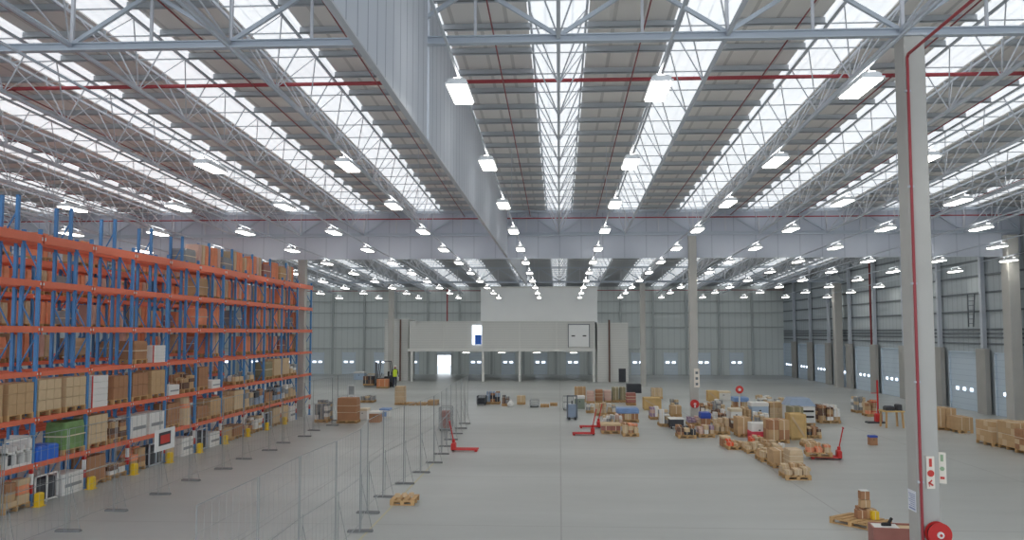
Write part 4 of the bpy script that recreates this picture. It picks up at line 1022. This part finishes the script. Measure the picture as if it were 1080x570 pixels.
f2 = [(-7.15,17.2),(-7.1,20.7),(-7.15,24.2),(-7.0,27.6),(-7.0,31.0),(-7.45,34.2),(-7.5,37.5),(-7.2,40.8),(-6.95,44.1),(-6.75,47.4),(-6.8,50.8),(-6.95,54.2),(-7.1,57.6),(-7.15,61.0),(-7.2,64.4),(-7.3,67.8),(-7.4,71.2)]
fence(f2, 'the fence down the middle')
t = thing('fence_poster', 'white framed poster with a red picture hanging on the rack-side fence', 'poster', (-17.22, 36.97, 1.9))
MB().box(0,.03,0,1.93,0,.92).build('board', 'white', t)
MB().box(.031,.036,.35,1.5,.22,.78).build('red_picture', 'dark', t)
MB().cbox(.037,.045,.5,1.4,.3,.66,.003).build('red_shape', 'signred', t)
struct(MB().box(-6.82,-6.74,27,47.5,.0,.004).build('trim_91', 'lineyellow'), 'worn yellow line painted on the floor by the middle fence')

# ---------------------------------------------------------------- pallet jacks, stacker, forklift
pallet_jack('red pallet jack standing empty by the middle fence', -6.2, 52.5, 0, 1.9)
pallet_jack('nearer of the two red pallet jacks left of the centre cluster', 2.15, 61.1, PI, 1.8)
pallet_jack('farther of the two red pallet jacks, beside the white packages', 2.75, 65.6, PI, 1.8)
pallet_jack('red pallet jack holding a brown load, alone right of the goods', 15.35, 50.3, PI-.15, 2.0)
add = thing('mixed_load', 'low brown load raised on the lone red pallet jack', 'load', (14.35, 50.45, .17), rz=-.15)
mixed(add, 1.35, 1.2, .75, PALS['basket'], 77)
t = thing('walkie_stacker', 'blue-grey walkie stacker with two dark forks beside the goods cluster', 'stacker', (1.0, 72.5, 0), rz=0)
MB().cbox(-.45,.45,0,.6,.08,1.15,.08).build('body', 'bluegrey', t)
m = MB().box(-.42,-.32,-.15,-.02,.05,1.9).box(.32,.42,-.15,-.02,.05,1.9).box(-.42,.42,-.15,-.02,1.8,1.9); m.build('mast', 'girt', t)
for s in (-1, 1): MB().box(s*.24-.08,s*.24+.08,-1.35,-.15,.06,.13).build('fork', 'black', t)
MB().tube([(0,.5,1.0),(0,1.0,1.35)], .04, 8).build('tiller', 'black', t)
for s in (-1, 1): MB().tube([(s*.3-.05,.3,.1),(s*.3+.05,.3,.1)], .1, 12).build('wheel', 'black', t)

# forklift seen from the side, facing left of the hall with a load in front
t = thing('forklift', 'dark counterbalance forklift working near the rear doors', 'forklift', (-22.6, 113.3, 0), rz=0)
MB().cbox(-.9,1.1,-.6,.6,.35,1.15,.12).cbox(.55,1.3,-.62,.62,.3,1.5,.15).build('chassis', 'forkblack', t)
m = MB()
for s in (-.55, .55): m.bar((-.8,s,1.1),(-.55,s,3.3),.08).bar((1.0,s,1.4),(.75,s,3.3),.08)
for s in (-.5,-.17,.17,.5): m.bar((-.6,s,3.3),(.8,s,3.3),.05)
m.bar((-.55,-.55,3.3),(-.55,.55,3.3),.08).bar((.75,-.55,3.3),(.75,.55,3.3),.08)
m.build('overhead_guard', 'forkblack', t)
m = MB().box(-1.15,-1.03,-.42,-.3,.1,3.2).box(-1.15,-1.03,.3,.42,.1,3.2).box(-1.15,-1.05,-.42,.42,3.1,3.2).box(-1.15,-1.05,-.42,.42,1.5,1.6)
m.build('mast', 'girt', t)
for s in (-.3, .3): MB().box(-2.6,-1.15,s-.08,s+.08,.12,.2).box(-1.22,-1.15,s-.08,s+.08,.12,1.0).build('fork', 'black', t)
for x in (-.65, .85):
    for s in (-.62, .62): MB().tube([(x,s-.12,.36),(x,s+.12,.36)], .36, 16).build('wheel', 'black', t)
MB().cbox(.0,.55,-.3,.3,1.15,1.35,.05).cbox(.45,.6,-.3,.3,1.3,2.0,.05).build('seat', 'black', t)
MB().tube([(-.55,0,1.2),(-.3,0,1.75)], .03, 6).tube([(-.38,-.2,1.74),(-.38,.2,1.74)], .03, 6).build('steering_wheel', 'black', t)
b = thing('carton_load', 'orange-brown carton load on the floor in front of the forklift', 'load', (-22.3, 110.9, 0)); add_pallet(b, 1.4, 1.2); cartons(b, 1.4, 1.2, 1.15, ['forkorange'])
b = thing('carton_load', 'dark load carried on the forklift forks', 'load', (-24.6, 113.3, .205)); add_pallet(b, 1.3, 1.3); cartons(b, 1.3, 1.3, 1.2, ['dark','dbrown'])

# person: hi-vis vest, walking beside the forklift
def person(x, y, rz, label):
    t = thing('person', label, 'person', (x, y, 0), rz)
    K = 1.75/ (1.75*S) # units of layout per metre
    J = {'pel':(0,0,.95),'sp':(0,0,1.15),'ch':(0,-.01,1.36),'nk':(0,-.01,1.48),'hb':(0,-.02,1.58),'ht':(0,-.02,1.70),
         'sl':(-.18,0,1.40),'el':(-.24,.03,1.14),'wl':(-.22,-.10,.92),'pl':(-.22,-.14,.85),
         'sr':(.18,0,1.40),'er':(.24,-.02,1.14),'wr':(.20,-.22,1.0),'pr':(.19,-.29,.96),
         'hl':(-.09,0,.90),'kl':(-.11,-.12,.50),'al':(-.11,.06,.09),'tl':(-.12,-.10,.04),
         'hr':(.09,0,.90),'kr':(.11,-.02,.49),'ar':(.11,.14,.12),'tr':(.12,.0,.04)}
    Rd = {'pel':.14,'sp':.13,'ch':.15,'nk':.06,'hb':.095,'ht':.08,'sl':.065,'el':.045,'wl':.03,'pl':.035,'sr':.065,'er':.045,'wr':.03,'pr':.035,
          'hl':.095,'kl':.06,'al':.045,'tl':.035,'hr':.095,'kr':.06,'ar':.045,'tr':.035}
    E_ = [('pel','sp'),('sp','ch'),('ch','nk'),('nk','hb'),('hb','ht'),('ch','sl'),('sl','el'),('el','wl'),('wl','pl'),('ch','sr'),('sr','er'),('er','wr'),('wr','pr'),
          ('pel','hl'),('hl','kl'),('kl','al'),('al','tl'),('pel','hr'),('hr','kr'),('kr','ar'),('ar','tr')]
    for sd, s in (('l', -1), ('r', 1)):
        p = J['p'+sd]
        for f, (dx, L_) in enumerate(((-.03,.07),(-.01,.08),(.01,.075),(.03,.06))):
            J['f%d%s' % (f, sd)] = (p[0]+dx, p[1]-.03, p[2]-.04); Rd['f%d%s' % (f, sd)] = .009
            J['g%d%s' % (f, sd)] = (p[0]+dx*1.1, p[1]-.04, p[2]-.04-L_*.6); Rd['g%d%s' % (f, sd)] = .008
            E_ += [('p'+sd, 'f%d%s' % (f, sd)), ('f%d%s' % (f, sd), 'g%d%s' % (f, sd))]
        J['t'+sd+'h'] = (p[0]-s*.05, p[1]-.03, p[2]-.01); Rd['t'+sd+'h'] = .01; E_.append(('p'+sd, 't'+sd+'h'))
    names = list(J); idx = {n_: i for i, n_ in enumerate(names)}
    me = bpy.data.meshes.new('body'); me.from_pydata([J[n_] for n_ in names], [(idx[a], idx[b]) for a, b in E_], [])
    me.materials.append(M['cloth'])
    o = bpy.data.objects.new('body', me); C.objects.link(o); o.parent = t
    md = o.modifiers.new('Skin', 'SKIN'); 
    me.skin_vertices.new(name='') if not me.skin_vertices else None
    for n_ in names: me.skin_vertices[0].data[idx[n_]].radius = (Rd[n_], Rd[n_])
    me.skin_vertices[0].data[idx['pel']].use_root = True
    sb = o.modifiers.new('Sub', 'SUBSURF'); sb.levels = sb.render_levels = 1
    def part(pts, r, nm, mt, n=16):
        mm = MB().tube([(a/S, b_/S, c/S) for a, b_, c in pts], [q/S for q in r], n); return mm.build(nm, mt, t)
    part([(0,0,.88),(0,0,1.0),(0,-.01,1.2),(0,-.01,1.38),(0,-.01,1.47)], [.17,.17,.175,.19,.10], 'hi_vis_vest', 'vest')
    part([(0,-.035,1.53),(0,-.035,1.60),(0,-.035,1.66)], [.075,.09,.088], 'face', 'skin')
    part([(0,-.05,1.66),(0,-.02,1.67),(0,-.02,1.73),(0,-.02,1.78)], [.12,.115,.10,.045], 'helmet', 'helmet')
    part([(-.035,-.115,1.61),(-.035,-.125,1.61)], [.012,.008], 'eye', 'black', 8); part([(.035,-.115,1.61),(.035,-.125,1.61)], [.012,.008], 'eye', 'black', 8)
    part([(0,-.12,1.60),(0,-.15,1.575)], [.012,.018], 'nose', 'skin', 8); part([(-.03,-.118,1.55),(.03,-.118,1.55)], [.008,.008], 'mouth', 'signred', 6)
    return t
person(-20.85, 111.2, .5, 'person in a hi-vis vest and white helmet walking beside the forklift')

t = thing('sign_easel', 'white framed floor sign standing past the rack end', 'sign', (-22.8, 96.0, 0))
m = MB().box(-.42,-.32,-.03,.03,0,1.25).box(.32,.42,-.03,.03,0,1.25).box(-.42,.42,-.03,.03,1.15,1.25).box(-.42,.42,-.03,.03,.1,.2)
m.build('frame', 'white', t); MB().box(-.3,.3,0,.02,.2,1.15).build('board', 'greycard', t); MB().box(-.5,-.24,-.3,.3,0,.06).box(.24,.5,-.3,.3,0,.06).build('foot', 'white', t)
t = thing('post_stand', 'tall red post stand on a dark base by the wall lane', 'stand', (24.65, 70.3, 0))
MB().cbox(-.9,.5,-.4,.4,0,.12,.04).build('base', 'dark', t)
m = MB().tube([(0,0,.12),(0,0,3.3)], .07, 10)
for z in (.9,1.6,2.3): m.bar((-.05,0,z),(-.5,0,z),.05)
m.build('post', 'red', t); MB().cbox(-.25,.25,-.25,.25,.12,.75,.06).build('winch_box', 'red', t)
t = thing('roll_cage', 'blue-grey roll cage between the centre row and the red jacks', 'cage', (.75, 80.8, 0)); cage(t, .9, 1.0, 1.25)
t = thing('safety_sign', 'red round sign on a white post behind the pale blue box', 'sign', (14.65, 73.3, 0))
MB().tube([(0,0,0),(0,0,2.2)], .05, 8).box(-.25,.25,-.2,.2,0,.05).build('post', 'white', t)
MB().tube([(0,-.06,2.35),(0,-.1,2.35)], .32, 24).build('disc', 'signred', t); MB().tube([(0,-.1,2.35),(0,-.12,2.35)], .12, 16).build('white_mark', 'white', t)
t = thing('notice_board', 'small white notice plate on the mid-distance column', 'notice', (11.0, 71.85, 2.6))
MB().box(-.22,.22,-.03,0,0,1.5).build('plate', 'sign', t)
for z in (.25,.7,1.15): MB().box(-.1,.1,-.04,-.031,z-.08,z+.12).build('symbol', 'girt', t)

# ---------------------------------------------------------------- light
w = bpy.data.worlds.new('daylight'); bpy.context.scene.world = w; w.use_nodes = True
bg = w.node_tree.nodes['Background']; bg.inputs[0].default_value = (0.86, 0.93, 1.0, 1); bg.inputs[1].default_value = 1.7  # outside sky; hall left open behind the camera so it adds fill light
for y, e in ((8, 1), (50, 1), (94, 1), (132, 1)): pass

# ---------------------------------------------------------------- camera
cam = bpy.data.cameras.new('camera'); co = bpy.data.objects.new('camera', cam); C.objects.link(co)
co.location = (0, 0, 7*S); co.rotation_euler = (math.radians(94.07), 0, math.radians(3.083))
cam.sensor_fit = 'HORIZONTAL'; cam.sensor_width = 36; cam.lens = 928/1080*36; cam.clip_start = .1; cam.clip_end = 500
sc = bpy.context.scene; sc.camera = co
vs = sc.view_settings; vs.view_transform = 'Standard'; vs.look = 'None'; vs.gamma = 1; vs.exposure = 0.32; vs.use_curve_mapping = False
sc.cycles.use_denoising = True
sc.cycles.max_bounces = 8; sc.cycles.diffuse_bounces = 5
